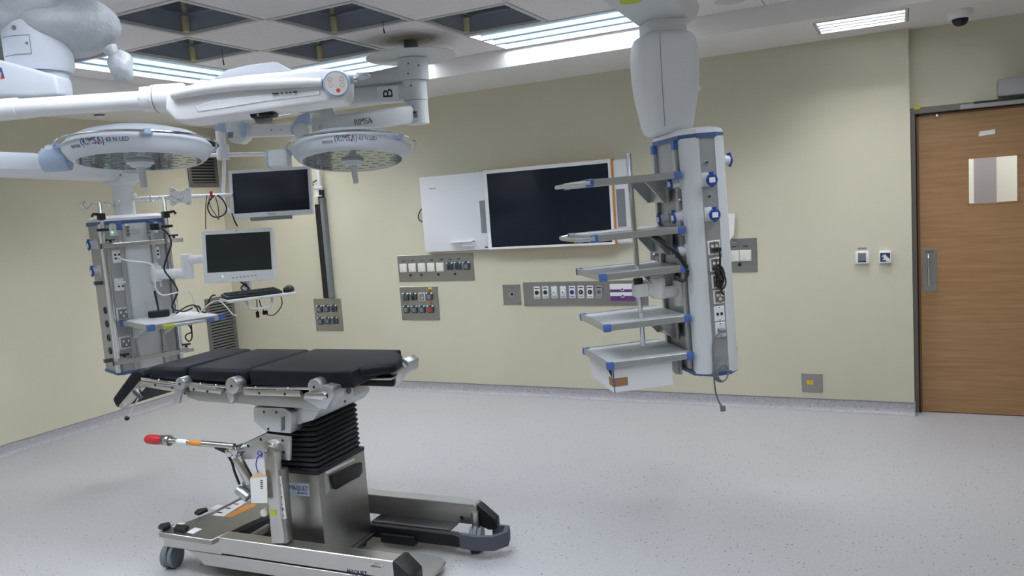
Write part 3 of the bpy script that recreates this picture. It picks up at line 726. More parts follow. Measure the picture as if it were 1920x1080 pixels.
# lowered end section
ep = Tv([(209, 748), (246, 697), (262, 694), (270, 706), (266, 716), (224, 766), (216, 764)], VN)
obj('lowered_pad', prism(B(), ep, (0, VFAR-VN, 0), .018, 3), 'pad', tb)
side('lowered_pad_rail', [(227, 768), (222, 761), (262, 714), (270, 720)], VN-.022, VN+.02, 'steel')
side('lowered_pad_rail_bar', [(233, 762), (230, 757), (262, 722), (266, 726)], VN-.034, VN-.024, 'chrome')
p = T.v(264, 733, VN-.02); obj('swivel_clamp', cyl(B(), (p.x-.012, p.y-.02, p.z+.012), (p.x+.02, p.y-.02, p.z-.03), .02, .014, n=16, r=.003), 'steeld', tb)
q = T.v(238, 784, VN-.04); obj('release_rod', tube(B(), [(p.x+.012, p.y-.02, p.z-.02), (q.x, q.y, q.z)], .0035, 8), 'chrome', tb)
obj('release_knob', sphere(B(), q, .0125), 'black', tb)
# side rails and hinges, near side and mirrored on the far side
for nm, pts, v0, v1, m_ in (
    ('side_rail', [(264, 708), (340, 719), (340, 724), (264, 714)], VN-.03, VN+.0, 'chrome'),
    ('side_rail', [(264, 715), (337, 726), (334, 736), (268, 725)], VN-.036, VN-.016, 'steel'),
    ('side_rail', [(352, 716), (432, 724), (432, 729), (352, 722)], VN-.028, VN, 'chrome'),
    ('side_rail', [(352, 722), (415, 730), (414, 739), (356, 732)], VN-.036, VN-.016, 'steel'),
    ('side_rail', [(456, 725), (580, 726), (580, 731), (456, 730)], VN-.028, VN, 'chrome'),
    ('side_rail', [(456, 731), (562, 733), (564, 744), (458, 741)], VN-.036, VN-.016, 'steel'),
    ('frame_plate', [(344, 730), (360, 722), (432, 730), (434, 758), (424, 756), (372, 752), (352, 745)], VN-.014, VN+.02, 'steelv'),
    ('frame_plate', [(434, 728), (570, 738), (606, 752), (600, 768), (560, 765), (490, 761), (436, 755)], VN-.014, VN+.02, 'steelv'),
    ('hinge_drop', [(329, 722), (338, 717), (344, 722), (338, 745), (335, 757), (325, 757)], VN-.045, VN-.03, 'alu'),
    ('hinge_drop', [(422, 733), (438, 728), (438, 752), (432, 758)], VN-.03, VN-.01, 'steel')):
    side(nm, pts, v0, v1, m_)
for x, y, r_ in ((343, 718, .03), (440, 722, .039), (594, 724, .036)):
    p = T.v(x, y, VN-.03); k = obj('hinge_knob', cyl(B(), (p.x, VN-.05, p.z), (p.x, VN+.01, p.z), r_, n=32, r=.005), 'alu', tb)
    obj('knob_screw', cyl(B(), (p.x, VN-.0515, p.z), (p.x, VN-.05, p.z), .006, n=10), 'dark', k)
for x, y in ((291, 722), (323, 727), (363, 730), (389, 734), (486, 737), (534, 739)):
    p = T.v(x, y, VN-.036); screw('rail_screw', p, (0, -1, 0), .006, 'dark', tb, .0015)
for x, y in ((298, 712), (376, 719), (405, 722), (480, 726), (540, 728)):
    p = T.v(x, y, VN-.03); obj('rail_stud', sphere(B(), p, .006, 6), 'chrome', tb)
a, b_ = T.v(264, 714, VN).x, T.v(580, 730, VN).x
zr = T.v(400, 728, VN).z
obj('far_side_rail', box(B(), (a, VFAR+.008, zr-.018), (b_, VFAR+.024, zr+.014), .002, 1), 'steel', tb)
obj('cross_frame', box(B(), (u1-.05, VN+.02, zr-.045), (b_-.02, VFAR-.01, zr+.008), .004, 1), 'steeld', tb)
# end clamp block with socket
bl = side('end_block', [(572, 737), (608, 722), (624, 727), (626, 742), (612, 768), (598, 766), (568, 748)], VN-.05, VN+.03, 'alu', r=.003)
side('end_block_collar', [(571, 738), (606, 737), (606, 750), (571, 747)], VN-.062, VN-.045, 'chrome')
p = T.v(613, 741, VN-.045); obj('end_socket', cyl(B(), (p.x-.02, p.y, p.z), (p.x+.006, p.y, p.z), .017, n=20, r=.002), 'chrome', bl); obj('end_socket_bore', cyl(B(), (p.x+.004, p.y, p.z), (p.x+.0075, p.y, p.z), .011, n=16), 'dark', bl)
# right end casting with dial
ue = .235
cast = Tv([(620, 733), (628, 722), (640, 716)], VN)  # reference heights
zc0, zc1 = T.u(640, 758, ue).z, T.u(640, 722, ue).z
va, vb = VN+.02, T.u(664, 735, ue).y
obj('end_casting', box(B(), (ue-.12, va, T.u(645, 752, ue).z), (ue, vb, T.u(645, 716, ue).z), .006, 2), 'alu', tb)
for x, y, r_, m_ in ((641, 738, .011, 'plast'), (654, 732, .016, 'mgrey')):
    p = T.u(x, y, ue); d_ = obj('dial', cyl(B(), p, (p.x+.004, p.y, p.z), r_, n=20), m_, tb)
p = T.u(641, 738, ue+.0045); obj('dial_mark', box(B(), (p.x, p.y-.005, p.z-.002), (p.x+.001, p.y+.005, p.z+.002)), 'blk', tb)
# bracket under the free end of the back pad
side('underframe', [(640, 700), (730, 690), (742, 690), (742, 700), (716, 716), (650, 722)], .10, .16, 'steeld')
side('underframe_channel', [(668, 712), (734, 713), (736, 725), (668, 723)], .06, .10, 'black')
side('underframe_rail', [(668, 708), (734, 708), (734, 713), (668, 713)], .05, .10, 'steel')
side('end_bracket', [(724, 690), (752, 680), (760, 690), (752, 712), (740, 726), (730, 724), (734, 704)], .08, .12, 'steel', r=.003)
side('end_bracket', [(744, 676), (756, 672), (766, 680), (765, 698), (754, 704), (745, 698)], .10, .2, 'alu', r=.004)
p = T.v(757, 688, .12); eb = obj('end_bracket_socket', cyl(B(), (p.x-.02, .13, p.z), (p.x+.022, .13, p.z), .023, n=20, r=.003), 'chrome', tb)
obj('end_bracket_bore', cyl(B(), (p.x+.02, .13, p.z), (p.x+.024, .13, p.z), .014, n=16), 'dark', eb)
# head of the column
zk = T.v(545, 770, VN).z
yk = B(); prism(yk, [(-.16, VN+.03, zk+.03), (.20, VN+.03, zk+.03), (.215, VN+.03, zk-.01), (.18, VN+.03, zk-.05), (.02, VN+.03, zk-.095), (-.14, VN+.03, zk-.06)], (0, .42, 0), .006, 2); obj('tilt_yoke', yk, 'alu', tb)
obj('yoke_gap', box(B(), (-.17, VN+.04, zk+.026), (.195, VFAR-.06, zk+.036)), 'black', tb)
obj('upper_beam', box(B(), (-.19, VN+.02, zk+.034), (.21, VFAR-.04, zk+.07), .005, 2), 'steel', tb)
hbk = side('tilt_bracket', [(475, 764), (530, 766), (546, 775), (545, 813), (518, 811), (497, 808), (475, 789)], VN-.02, VN+.08, 'alu', r=.004)
for x, y in ((495, 772), (518, 773), (503, 804)): screw('bracket_screw', T.v(x, y, VN-.02), (0, -1, 0), .006, 'dark', hbk, .001)
obj('bracket_slot', prism(B(), Tv([(527, 783), (534, 780), (534, 806), (527, 809)], VN-.0215), (0, .003, 0)), 'steeld', hbk)
p = T.u(652, 757, .216); screw('green_mark', (.2155, p.y-.02, zk-.012), (1, 0, 0), .008, 'dgreen', tb, .001)
# bellows and column box
CU0, CU1, CV0, CV1 = -.14, .155, -.18, .20
ZBX = T.v(590, 889, CV0).z
ZB1 = zk-.045
rings = []; NB = 11
def rr(u_0, u_1, v_0, v_1, z, r_):
    out = []
    for cx, cy, a0 in ((u_1-r_, v_1-r_, 0), (u_0+r_, v_1-r_, 90), (u_0+r_, v_0+r_, 180), (u_1-r_, v_0+r_, 270)):
        for k in range(4): out.append((cx+r_*math.cos(R(a0+30*k)), cy+r_*math.sin(R(a0+30*k)), z))
    return out
dz = (ZB1-ZBX)/NB
for k in range(NB):
    z = ZBX+k*dz; s = .0
    for q, ins in ((0, .017), (.2, .007), (.5, .002), (.8, .007)):
        rings.append(rr(CU0+ins+s, CU1-ins-s, CV0+ins+s, CV1-ins-s, z+dz*q, .03))
obj('bellows', loft(B(), rings), 'rubber', tb, ang=60)
obj('bellows_flange', loft(B(), [rr(CU0-.004, CU1+.004, CV0-.004, CV1+.004, z, .012) for z in (ZBX-.004, ZBX+.012)]), 'rubber', tb)
cbx = obj('column_cover', box(B(), (CU0, CV0, .075), (CU1, CV1, ZBX-.004), .004, 2), 'steelv', tb)
hd = [T.u(x, y, CU1) for x, y in ((617, 891), (673, 866), (674, 884), (668, 894), (650, 903), (625, 918))]
obj('column_handle', prism(B(), hd, (.022, 0, 0), .006, 2), 'black', cbx)
st_ = [T.u(x, y, CU1) for x, y in ((609, 884), (663, 859), (664, 862), (611, 889))]
obj('handle_trim', prism(B(), st_, (.004, 0, 0)), 'chrome', cbx)
st_ = [T.u(x, y, CU1) for x, y in ((608, 886), (615, 884), (618, 920), (610, 928))]
obj('handle_recess_edge', prism(B(), st_, (.002, 0, 0)), 'alu', cbx)
p = T.u(682, 1016, CU1); obj('round_vent', cyl(B(), (CU1, p.y, p.z), (CU1+.004, p.y, p.z), .022, n=20), 'black', cbx)
a, b_ = T.v(544, 920, CV0), T.v(578, 920, CV0)
lab = obj('maker_plate', box(B(), (a.x-.006, CV0-.001, T.v(560, 929, CV0).z), (b_.x+.008, CV0, T.v(560, 905, CV0).z)), 'plaque', cbx)
text('maker_lettering', 'MAQUET', 'navy', tb, (a.x, CV0-.0012, T.v(545, 919, CV0).z), (1, 0, 0), (0, 0, 1), .026, w=b_.x-a.x)
text('model_lettering', 'BETASTAR', 'bluep', tb, (a.x+.045, CV0-.0012, T.v(560, 926, CV0).z), (1, 0, 0), (0, 0, 1), .011, w=.055)
# lever mechanism on the near side
VL = VN-.055
g0, g1 = T.v(274, 823, VL), T.v(305, 825, VL); j0 = T.v(440, 837, VL)
dvec = (j0-g0).normalized()
obj('lever_grip', tube(B(), [g0, g0+dvec*.006, g0+dvec*.02, g0+dvec*.07, g1+dvec*.002], [.012, .019, .023, .024, .021], 16), 'red', tb)
obj('lever_collar', cyl(B(), g1, g1+dvec*.045, .023, n=20, r=.002), 'steeld', tb); obj('lever_collar_lip', cyl(B(), g1+dvec*.022, g1+dvec*.05, .026, n=20, r=.002), 'steel', tb)
lt_ = obj('lever_tube', cyl(B(), g1+dvec*.03, j0, .0135, n=16), 'steel', tb)
for f0, f1, m_ in ((.12, .3, 'paper'), (.3, .5, 'orange')):
    obj('lever_sticker', cyl(B(), g1+(j0-g1)*(f0+.1), g1+(j0-g1)*(f1+.06), .0139, n=16), m_, lt_)
obj('release_grip', prism(B(), Tv([(400, 838), (430, 841), (430, 848), (420, 850), (402, 842)], VL-.008), (0, .016, 0), .003, 1), 'black', tb)
for x, y, r_ in ((436, 846, .02), (447, 842, .02)):
    p = T.v(x, y, VL); obj('lever_joint', cyl(B(), (p.x, VL-.03, p.z), (p.x, VL+.03, p.z), r_, n=20, r=.003), 'chrome', tb)
mp_ = side('lever_plate', [(450, 836), (497, 814), (543, 820), (543, 864), (503, 859), (474, 861), (452, 862), (447, 848)], VN-.04, VN-.022, 'alu', r=.003)
for x, y in ((465, 836), (489, 824), (530, 826), (532, 848)): screw('plate_screw', T.v(x, y, VN-.04), (0, -1, 0), .007, 'dark', mp_, .001)
obj('lever_plate_brace', prism(B(), Tv([(447, 836), (497, 812), (500, 816), (450, 842)], VN-.02), (0, .1, 0)), 'steeld', tb)
p = T.v(513, 842, VN-.05); obj('pivot_housing', cyl(B(), (p.x, VN-.085, p.z), (p.x, VN-.03, p.z), .045, n=28, r=.005), 'steel', tb)
post = side('support_post', [(493, 850), (496, 840), (504, 836), (512, 839), (516, 848), (531, 1019), (509, 1019), (499, 905)], VN-.098, VN-.06, 'steel', r=.004)
p = T.v(498, 847, VN-.1); screw('post_bolt', p, (0, -1, 0), .008, 'chrome', post, .004)
side('support_leg', [(512, 880), (527, 882), (537, 1020), (523, 1020)], VN-.08, VN-.03, 'steelv')
ls = side('instruction_strip', [(517, 893), (527, 893), (537, 972), (524, 977)], VN-.0825, VN-.0805, 'paper', r=0)
for k in range(7):
    x, y = 523+k*1.3, 900+k*11
    p = T.v(x, y, VN-.0825); s_ = .009
    ib = B(); box(ib, (p.x-s_, p.y-.0012, p.z-.004), (p.x+s_*.7, p.y, p.z-.001)); box(ib, (p.x-s_*.2, p.y-.0012, p.z-.004), (p.x+s_*.1, p.y, p.z+.008))
    if k % 2: cyl(ib, (p.x+.004, p.y-.0012, p.z+.004), (p.x+.004, p.y, p.z+.004), .004, n=8)
    obj('pictogram', ib, 'blk', ls)
side('lime_sticker', [(505, 957), (517, 957), (518, 967), (507, 967)], VN-.1, VN-.0985, 'lime', r=0)
p = T.v(496, 961, VN-.09); obj('round_cap', cyl(B(), (p.x, VN-.1, p.z), (p.x, VN-.07, p.z), .018, n=18, r=.003), 'cream', tb)
# gas strut and cable
a, b_ = T.v(444, 857, VL), T.v(470, 905, VL+.02)
obj('gas_strut', cyl(B(), a, b_, .024, n=20, r=.003), 'steel', tb); obj('strut_neck', cyl(B(), a+(a-b_)*.14, a, .012, n=14), 'chrome', tb)
c_ = T.v(462, 920, VL+.02); obj('strut_foot', cyl(B(), T.v(446, 917, VL), T.v(466, 934, VL), .022, n=16, r=.003), 'alu', tb)
obj('strut_lug', prism(B(), Tv([(452, 905), (475, 893), (480, 935), (462, 936)], VL+.02), (0, .05, 0), .003, 1), 'steelv', tb)
obj('release_cable', tube(B(), [T.v(422, 847, VL), T.v(434, 865, VL-.01), T.v(440, 885, VL-.01), T.v(449, 908, VL)], .006, 8, 6), 'black', tb)
# base
ZR = T.z(300, 998, .222).z
RL, RRt = -.70, T.v(737, 1055, -.335).x
ZRn = T.v(500, 1028, -.335).z
nr = B(); box(nr, (RL+.36, -.335, .145), (RRt, -.26, .225), .003, 1); obj('near_rail', nr, 'steel', tb)
obj('near_rail_end', box(B(), (RL, -.337, .14), (RL+.37, -.26, .226), .003, 1), 'steel', tb)
cp = B(); prism(cp, [(RRt-.002, -.34, .226), (RRt+.02, -.34, .228), (RRt+.085, -.34, .17), (RRt+.085, -.34, .1), (RRt-.002, -.34, .13)], (0, .1, 0), .004, 1); obj('near_rail_cap', cp, 'black', tb)
sk = B(); prism(sk, [(-.56, -.33, .135), (RRt, -.33, .135), (RRt, -.33, .07), (-.46, -.33, .07), (-.5, -.33, .11)], (0, .05, 0), .003, 1); obj('near_skirt', sk, 'steel', tb)
a = T.v(651, 1069, -.335); text('base_lettering', 'MAQUET', 'navy', tb, (a.x, -.3362, a.z-.02), (1, 0, 0), (0, 0, 1), .026, w=T.v(688, 1075, -.335).x-a.x)
obj('tie_down_ring', tube(B(), [(RRt-.1, -.335, .2), (RRt-.1, -.355, .2), (RRt-.05, -.355, .2), (RRt-.05, -.335, .2)], .005, 8), 'chrome', tb)
cpz = [T.z(x, y, .226) for x, y in ((297, 998), (396, 1013), (494, 964), (469, 934))]
ex_ = (cpz[3]-cpz[0]).normalized()
pt = B(); prism(pt, [(p.x, p.y, .2) for p in (cpz[0], cpz[1], cpz[2]+ex_*.12, cpz[3]+ex_*.12)], (0, 0, .027), .003, 1); plt_ = obj('foot_plate', pt, 'steelv', tb)
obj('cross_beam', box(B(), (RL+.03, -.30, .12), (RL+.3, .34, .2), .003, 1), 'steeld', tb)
for pts in (((296, 990), (300, 985), (318, 981), (321, 986), (306, 994)), ((325, 994), (331, 985), (355, 988), (345, 996)), ((364, 963), (370, 957), (388, 954), (390, 957), (372, 965))):
    q = [T.z(x, y, .235) for x, y in pts]; obj('foot_pedal', prism(B(), [(p.x, p.y, .228) for p in q], (0, 0, .016), .003, 1), 'black', tb)
for pts, m_ in ((((398, 966), (450, 938), (474, 934), (420, 968)), 'paper'), (((420, 969), (458, 948), (480, 944), (478, 950), (436, 969)), 'orange'), (((350, 998), (366, 989), (379, 992), (362, 1001)), 'paper'), (((322, 988), (336, 980), (348, 981), (332, 988)), 'paper'), (((394, 954), (408, 946), (420, 948), (406, 956)), 'paper')):
    q = [T.z(x, y, .2275) for x, y in pts]; obj('warning_sticker', prism(B(), [(p.x, p.y, .227) for p in q], (0, 0, .001)), m_, plt_)
for k, (x, y) in enumerate(((412, 961), (428, 953), (443, 945))):
    p = T.z(x, y, .2282); obj('sticker_symbol', cbox(B(), (p.x, p.y, .2285), (.03, .012, .0008)), ('blk', 'dgreen', 'redp')[k], plt_)
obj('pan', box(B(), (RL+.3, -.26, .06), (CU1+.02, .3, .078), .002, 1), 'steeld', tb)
fpz = [T.z(x, y, .045) for x, y in ((640, 1040), (700, 1030), (790, 1036), (828, 1044), (836, 1052), (826, 1066), (800, 1088), (640, 1090))]
obj('floor_plate', prism(B(), [(p.x, p.y, .03) for p in fpz], (0, 0, .012), .002, 1), 'steelv', tb)
obj('floor_plate_support', box(B(), (.05, -.2, .02), (.3, .1, .032)), 'steeld', tb)
FE = T.v(893, 951, .32).x
obj('far_rail', box(B(), (RL+.1, .32, .12), (FE, .39, .222), .003, 1), 'steel', tb)
obj('far_rail_hook', box(B(), (-.1, .318, .215), (FE-.01, .395, .226), .002, 1), 'alu', tb)
p = T.v(866, 971, .32); screw('rail_eye', p, (0, -1, 0), .011, 'dark', tb, .002)
fc = B(); prism(fc, [(FE-.002, .32, .226), (FE+.015, .32, .226), (FE+.1, .32, .16), (FE+.1, .32, .11), (FE+.06, .32, .1), (FE-.002, .32, .12)], (0, .05, 0), .004, 1); obj('far_rail_cap', fc, 'black', tb)
# black carrier bar and padded guard round the far castor
VB = .2
a, b_ = T.v(716, 988, VB), T.v(872, 1012, VB)
obj('carrier_bar', prism(B(), [(CU1-.02, VB, .05), (b_.x, VB, .05), (b_.x, VB, .1), (b_.x-.06, VB, .115), (CU1-.02, VB, .115)], (0, .04, 0), .004, 1), 'black', tb)
obj('carrier_shelf', box(B(), (CU1-.02, VB+.03, .11), (b_.x-.1, .33, .122), .002, 1), 'steeld', tb)
obj('carrier_box', box(B(), (CU1+.06, VB-.02, .035), (CU1+.26, VB+.05, .085), .004, 1), 'black', tb)
gx = b_.x
obj('castor_guard', loft(B(), [[(p[0]+nx*o_, p[1]+ny*o_, z) for o_, z in ((-.012, .05), (.012, .05), (.014, .085), (.012, .12), (-.012, .12), (-.014, .085))] for p, nx, ny in
    [((gx-.03, VB+.01), 0, -1), ((gx+.06, VB-.0), .1, -1), ((gx+.14, VB+.02), .6, -.8), ((gx+.18, VB+.08), 1, 0), ((gx+.16, VB+.15), .8, .6), ((FE+.08, .345), .6, .8)]]), mat('grey_foam', (84, 86, 96), .9), tb, ang=60)
def castor(x, y, r_=.055, ang=20):
    c = obj('castor', cyl(B(), (x, y, r_*1.9), (x, y, .2), .02, n=14), 'steel', tb)
    d = V((math.cos(R(ang)), math.sin(R(ang)), 0))
    for s in (-1, 1):
        o = V((x, y, r_))+d*.02*s; obj('wheel', cyl(B(), o-d*.012, o+d*.012, r_, n=28, r=.006), 'wheel', c)
    obj('wheel_hood', cyl(B(), V((x, y, r_+.012))-d*.008, V((x, y, r_+.012))+d*.008, r_+.004, n=24, r=.003), 'mgrey', c)
    return c
castor(T.v(325, 1060, -.27).x+.0, -.27, .06, 12); castor(FE-.0, .3, .06, 15); castor(RRt-.06, -.27, .045, 15); castor(RL+.12, .32, .055, 15)
# luggage tag tied to the lever plate
p = T.v(486, 915, VN-.12)
tg = thing('paper_tag', 'white paper tag with barcode on a blue string tied to the table lever', 'tag', Fr(*T.w(p.x, p.y, 0)[:2], 2.7), p.z)
F2 = Fr(tg.location.x, tg.location.y, 2.7)
def F2v(pts, v=0): return [F2.v(x, y, v) for x, y in pts]
obj('card', prism(B(), F2v([(469, 897), (500, 894), (501, 943), (471, 943)]), (0, .002, 0)), 'paper', tg)
obj('card_top', prism(B(), F2v([(469, 897), (500, 894), (488, 884), (482, 883)]), (0, .002, 0)), 'manila', tg)
bc = B()
for k in range(5):
    q = F2.v(490, 901+k*3.6, -.001); box(bc, (q.x-.006, -.001, q.z-.002-.001*(k % 2)), (q.x+.008, 0, q.z+.002))
obj('barcode', bc, 'blk', tg)
obj('string', tube(B(), F2v([(484, 886), (480, 872), (483, 858), (490, 852), (488, 846), (483, 850), (490, 856), (492, 849)], -.004), .0025, 6, 5), 'gblue', tg)
# ================================================================ SHELF PENDANT (in front of the back wall)
P = Fr(-.933, 4.263, 36)
ZB0 = .735; ZB2 = zat(1300, 258, *P.w(-.02, -.15, 0)[:2])
pd = thing('supply_pendant', 'tall grey ceiling supply pendant with five shelves and blue sockets', 'pendant', P, ZB0)
U0, U1, V0, V1 = -.145, .09, -.15, .36
ch = .075
def oct_(u0, u1, v0, v1, c, z): return [(u0+c, v0, z), (u1-c, v0, z), (u1, v0+c, z), (u1, v1-c, z), (u1-c, v1, z), (u0+c, v1, z), (u0, v1-c, z), (u0, v0+c, z)]
obj('column', loft(B(), [oct_(U0, U1, V0, V1, ch, z) for z in (ZB0, ZB2)]), 'alupanel', pd)
# rounded corner covers
for su, sv in ((0, 0), (1, 0), (0, 1), (1, 1)):
    cu, cv = (U0+ch if su == 0 else U1-ch), (V0+ch if sv == 0 else V1-ch)
    a0 = {(0, 0): 180, (1, 0): 270, (1, 1): 0, (0, 1): 90}[(su, sv)]
    ring = [(cu+(ch+.004)*math.cos(R(a0+15*k)), cv+(ch+.004)*math.sin(R(a0+15*k))) for k in range(7)]
    bm = B(); prism(bm, [(x, y, ZB0) for x, y in [(cu, cv)]+ring], (0, 0, ZB2-ZB0)); obj('corner_cover', bm, 'grey', pd, ang=40)
for nm, z0, z1, e_ in (('bottom_rim', ZB0-.012, ZB0+.008, .008), ('top_rim', ZB2-.004, ZB2+.02, .008)):
    obj(nm, loft(B(), [oct_(U0-e_, U1+e_, V0-e_, V1+e_, ch, z) for z in (z0, z1)]), 'dblue', pd)
obj('bottom_cap', loft(B(), [oct_(U0+i_, U1-i_, V0+i_, V1-i_, ch, z) for i_, z in ((.04, ZB0-.035), (.004, ZB0-.012))]), 'grey', pd)
obj('top_cap', loft(B(), [oct_(U0+i_, U1-i_, V0+i_, V1-i_, ch-.01, z) for i_, z in ((-.004, ZB2+.02), (0, ZB2+.04), (.02, ZB2+.052))]), 'white', pd)
# vertical slots on the shelf side
for v_ in (V0+ch+.02, V1-ch-.03):
    s = obj('mounting_track', box(B(), (U0-.022, v_, ZB0+.02), (U0, v_+.03, ZB2-.02), .003, 1), 'alu', pd)
    obj('track_cap', box(B(), (U0-.026, v_-.003, ZB2-.05), (U0, v_+.033, ZB2-.0), .003, 1), 'blue', s)
for x0, y0, x1, y1 in ((1269, 265, 1277, 290),):
    q = P.u(1273, 278, U0); obj('name_strip', box(B(), (U0-.001, q.y-.02, q.z-.06), (U0+.0, q.y+.02, q.z+.05)), 'paper', pd)
def cee(par, org, nrm, s=.036, lidup=True):
    """round blue industrial outlet with a hinged blue lid; nrm points away from the column"""
    org, nrm = V(org), V(nrm); x = V((0, 0, 1)).cross(nrm).normalized(); z = V((0, 0, 1))
    mx = Matrix((x, z, nrm)).transposed().to_4x4(); mx.translation = org
    b0 = B(); box(b0, (-s, -s, 0), (s, s, .006), .003, 1, mx); g = obj('outlet_base', b0, 'grey', par)
    b1 = B(); cyl(b1, mx @ V((0, 0, .004)), mx @ V((0, -.004, .045)), s*.8, s*.74, n=24); obj('outlet_barrel', b1, 'grey', g)
    b2 = B(); cyl(b2, mx @ V((0, -.004, .045)), mx @ V((0, -.005, .056)), s*.86, n=24, r=.003); box(b2, (-.012, s*.7, .04), (.012, s*1.05, .056), .003, 1, mx); box(b2, (-.01, -s*1.12, .046), (.01, -s*.7, .055), .003, 1, mx); obj('outlet_lid', b2, 'sblue', g)
    b3 = B(); box(b3, (-.016, -.018, .056), (.016, .012, .0572), 0, 1, mx); obj('lid_label', b3, 'paper', g)
    return g
for x, y in ((1332, 336), (1336, 401)): cee(pd, P.v(x-2, y, V0), (0, -1, 0))
for x, y in ((1276, 341), (1281, 404), (1285, 468)): cee(pd, (U0, P.u(x, y, U0).y, P.u(x, y, U0).z), (-1, 0, 0), .034)
p = P.u(1362, 300, U1); cee(pd, (U1, -.05, p.z), (1, 0, 0), .034)
p = P.v(1248, 405, V1); cee(pd, (U0, V1-ch-.12, p.z), (-1, 0, 0), .03)
for x, y in ((1327, 304), (1331, 368)):
    p = P.v(x, y, V0); s = obj('earth_pin', cyl(B(), p, (p.x, p.y-.012, p.z), .011, n=14, r=.002), 'chrome', pd); obj('earth_pin_core', cyl(B(), (p.x, p.y-.012, p.z), (p.x, p.y-.0135, p.z), .006, n=10), 'dgreen', s)
for x, y in ((1275, 309), (1281, 373), (1285, 437), (1290, 499)):
    p = P.u(x, y, U0); obj('earth_pin', cyl(B(), p, (p.x-.02, p.y, p.z), .01, n=12, r=.002), 'chrome', pd)
def plate_v(x, y, hw, hh, m_, inner, nm='socket_plate'):
    p = P.v(x, y, V0); s = obj(nm, box(B(), (p.x-hw, V0-.008, p.z-hh), (p.x+hw, V0, p.z+hh), .003, 1), m_, pd)
    if inner == 'steel':
        obj('socket_face', box(B(), (p.x-hw+.008, V0-.0095, p.z-hh+.008), (p.x+hw-.008, V0-.008, p.z+hh-.008)), 'steelv', s)
        for dx, dzz in ((-.012, .008), (.012, .008), (0, -.012)): obj('contact_hole', cyl(B(), (p.x+dx, V0-.0095, p.z+dzz), (p.x+dx, V0-.0115, p.z+dzz), .008, n=12), 'cream', s)
    elif inner == 'data':
        for dx in (-.011, .011): obj('data_port', box(B(), (p.x+dx-.006, V0-.0095, p.z-.008), (p.x+dx+.006, V0-.008, p.z+.006)), 'black', s)
    for dzz in (-1, 1): screw('plate_screw', (p.x, V0-.008, p.z+dzz*(hh-.007)), (0, -1, 0), .003, 'dark', s, .001)
    return p
for x, y in ((1338.5, 464), (1341.5, 496), (1344.5, 527), (1347, 556)): plate_v(x, y, .035, .037, 'plast', 'steel')
plate_v(1345.5, 588, .029, .04, 'plast', 'data'); pj = plate_v(1347, 618, .029, .04, 'plast', 'data')
# shelves
SV0, SV1, SU0, SU1 = -.11, .375, -.635, -.165
cxy = P.w(SU0, SV0, 0)
shelf_z = [zat(1090, 334, cxy.x, cxy.y), zat(1082, 440, cxy.x, cxy.y), zat(1119, 512, cxy.x, cxy.y), zat(1129, 607, cxy.x, cxy.y), .852]
for k, z in enumerate(shelf_z):
    dx = .03 if k < 2 else 0; a0 = SU0-dx
    s = obj('shelf', box(B(), (a0+.012, SV0+.012, z-.012), (SU1, SV1-.012, z), .001, 1), 'grey', pd)
    ed = B(); box(ed, (a0+.02, SV0, z-.03), (SU1, SV0+.012, z+.004), .002, 1); box(ed, (a0+.02, SV1-.012, z-.03), (SU1, SV1, z+.004), .002, 1); box(ed, (a0, SV0+.02, z-.03), (a0+.012, SV1-.02, z+.004), .002, 1)
    obj('shelf_edge', ed, 'alu', s)
    for cu_, cv_ in ((a0, SV0), (a0, SV1), (SU1+.005, SV0)):
        c_ = B(); uu = cu_ if cu_ == a0 else cu_-.035
        box(c_, (uu-.003, cv_-.004 if cv_ == SV0 else cv_-.022, z-.034), (uu+.038, cv_+.022 if cv_ == SV0 else cv_+.004, z+.006), .005, 2); obj('corner_bumper', c_, 'blue', s)
    if k < 2:
        obj('grab_rail', tube(B(), [(a0+.02, SV0-.004, z-.012), (a0-.05, SV0+.03, z-.015), (a0-.06, SV0+.1, z-.015), (a0-.06, SV1-.1, z-.015), (a0-.05, SV1-.03, z-.015), (a0+.02, SV1, z-.012)], .012, 10), 'alu', s)
        if k == 1:
            obj('lime_end', sphere(B(), (a0-.06, SV0+.1, z-.015), .0135, 8), 'lime', s)
    br = B()
    for v_ in (.07, SV1-.05): prism(br, [(SU1-.13, v_, z-.03), (U0-.02, v_, z-.03), (U0-.02, v_, z-.15), (SU1-.03, v_, z-.15)], (0, .012, 0), .002, 1)
    box(br, (U0-.034, .05, z-.15), (U0-.02, SV1-.03, z-.02), .002, 1); obj('shelf_bracket', br, 'alu', s)
    for dz_ in (-.05, -.12): screw('bracket_screw', (SU1-.01, .07, z+dz_), (0, -1, 0), .007, 'mgrey', s, .002)
z3, z2 = shelf_z[2], shelf_z[1]
obj('gas_spring', tube(B(), [(-.32, SV0+.06, z2-.03), (-.29, SV0+.04, z2-.05), (-.21, SV0+.0, z3+.07), (-.165, SV0+.0, z3-.01)], .012, 10), 'black', pd)
obj('cable_hook', tube(B(), [(-.23, SV0-.005, z3-.05), (-.2, SV0-.02, z3-.075), (-.17, SV0-.01, z3-.05), (-.165, SV0-.01, z3-.02)], .008, 8, 4), 'black', pd)
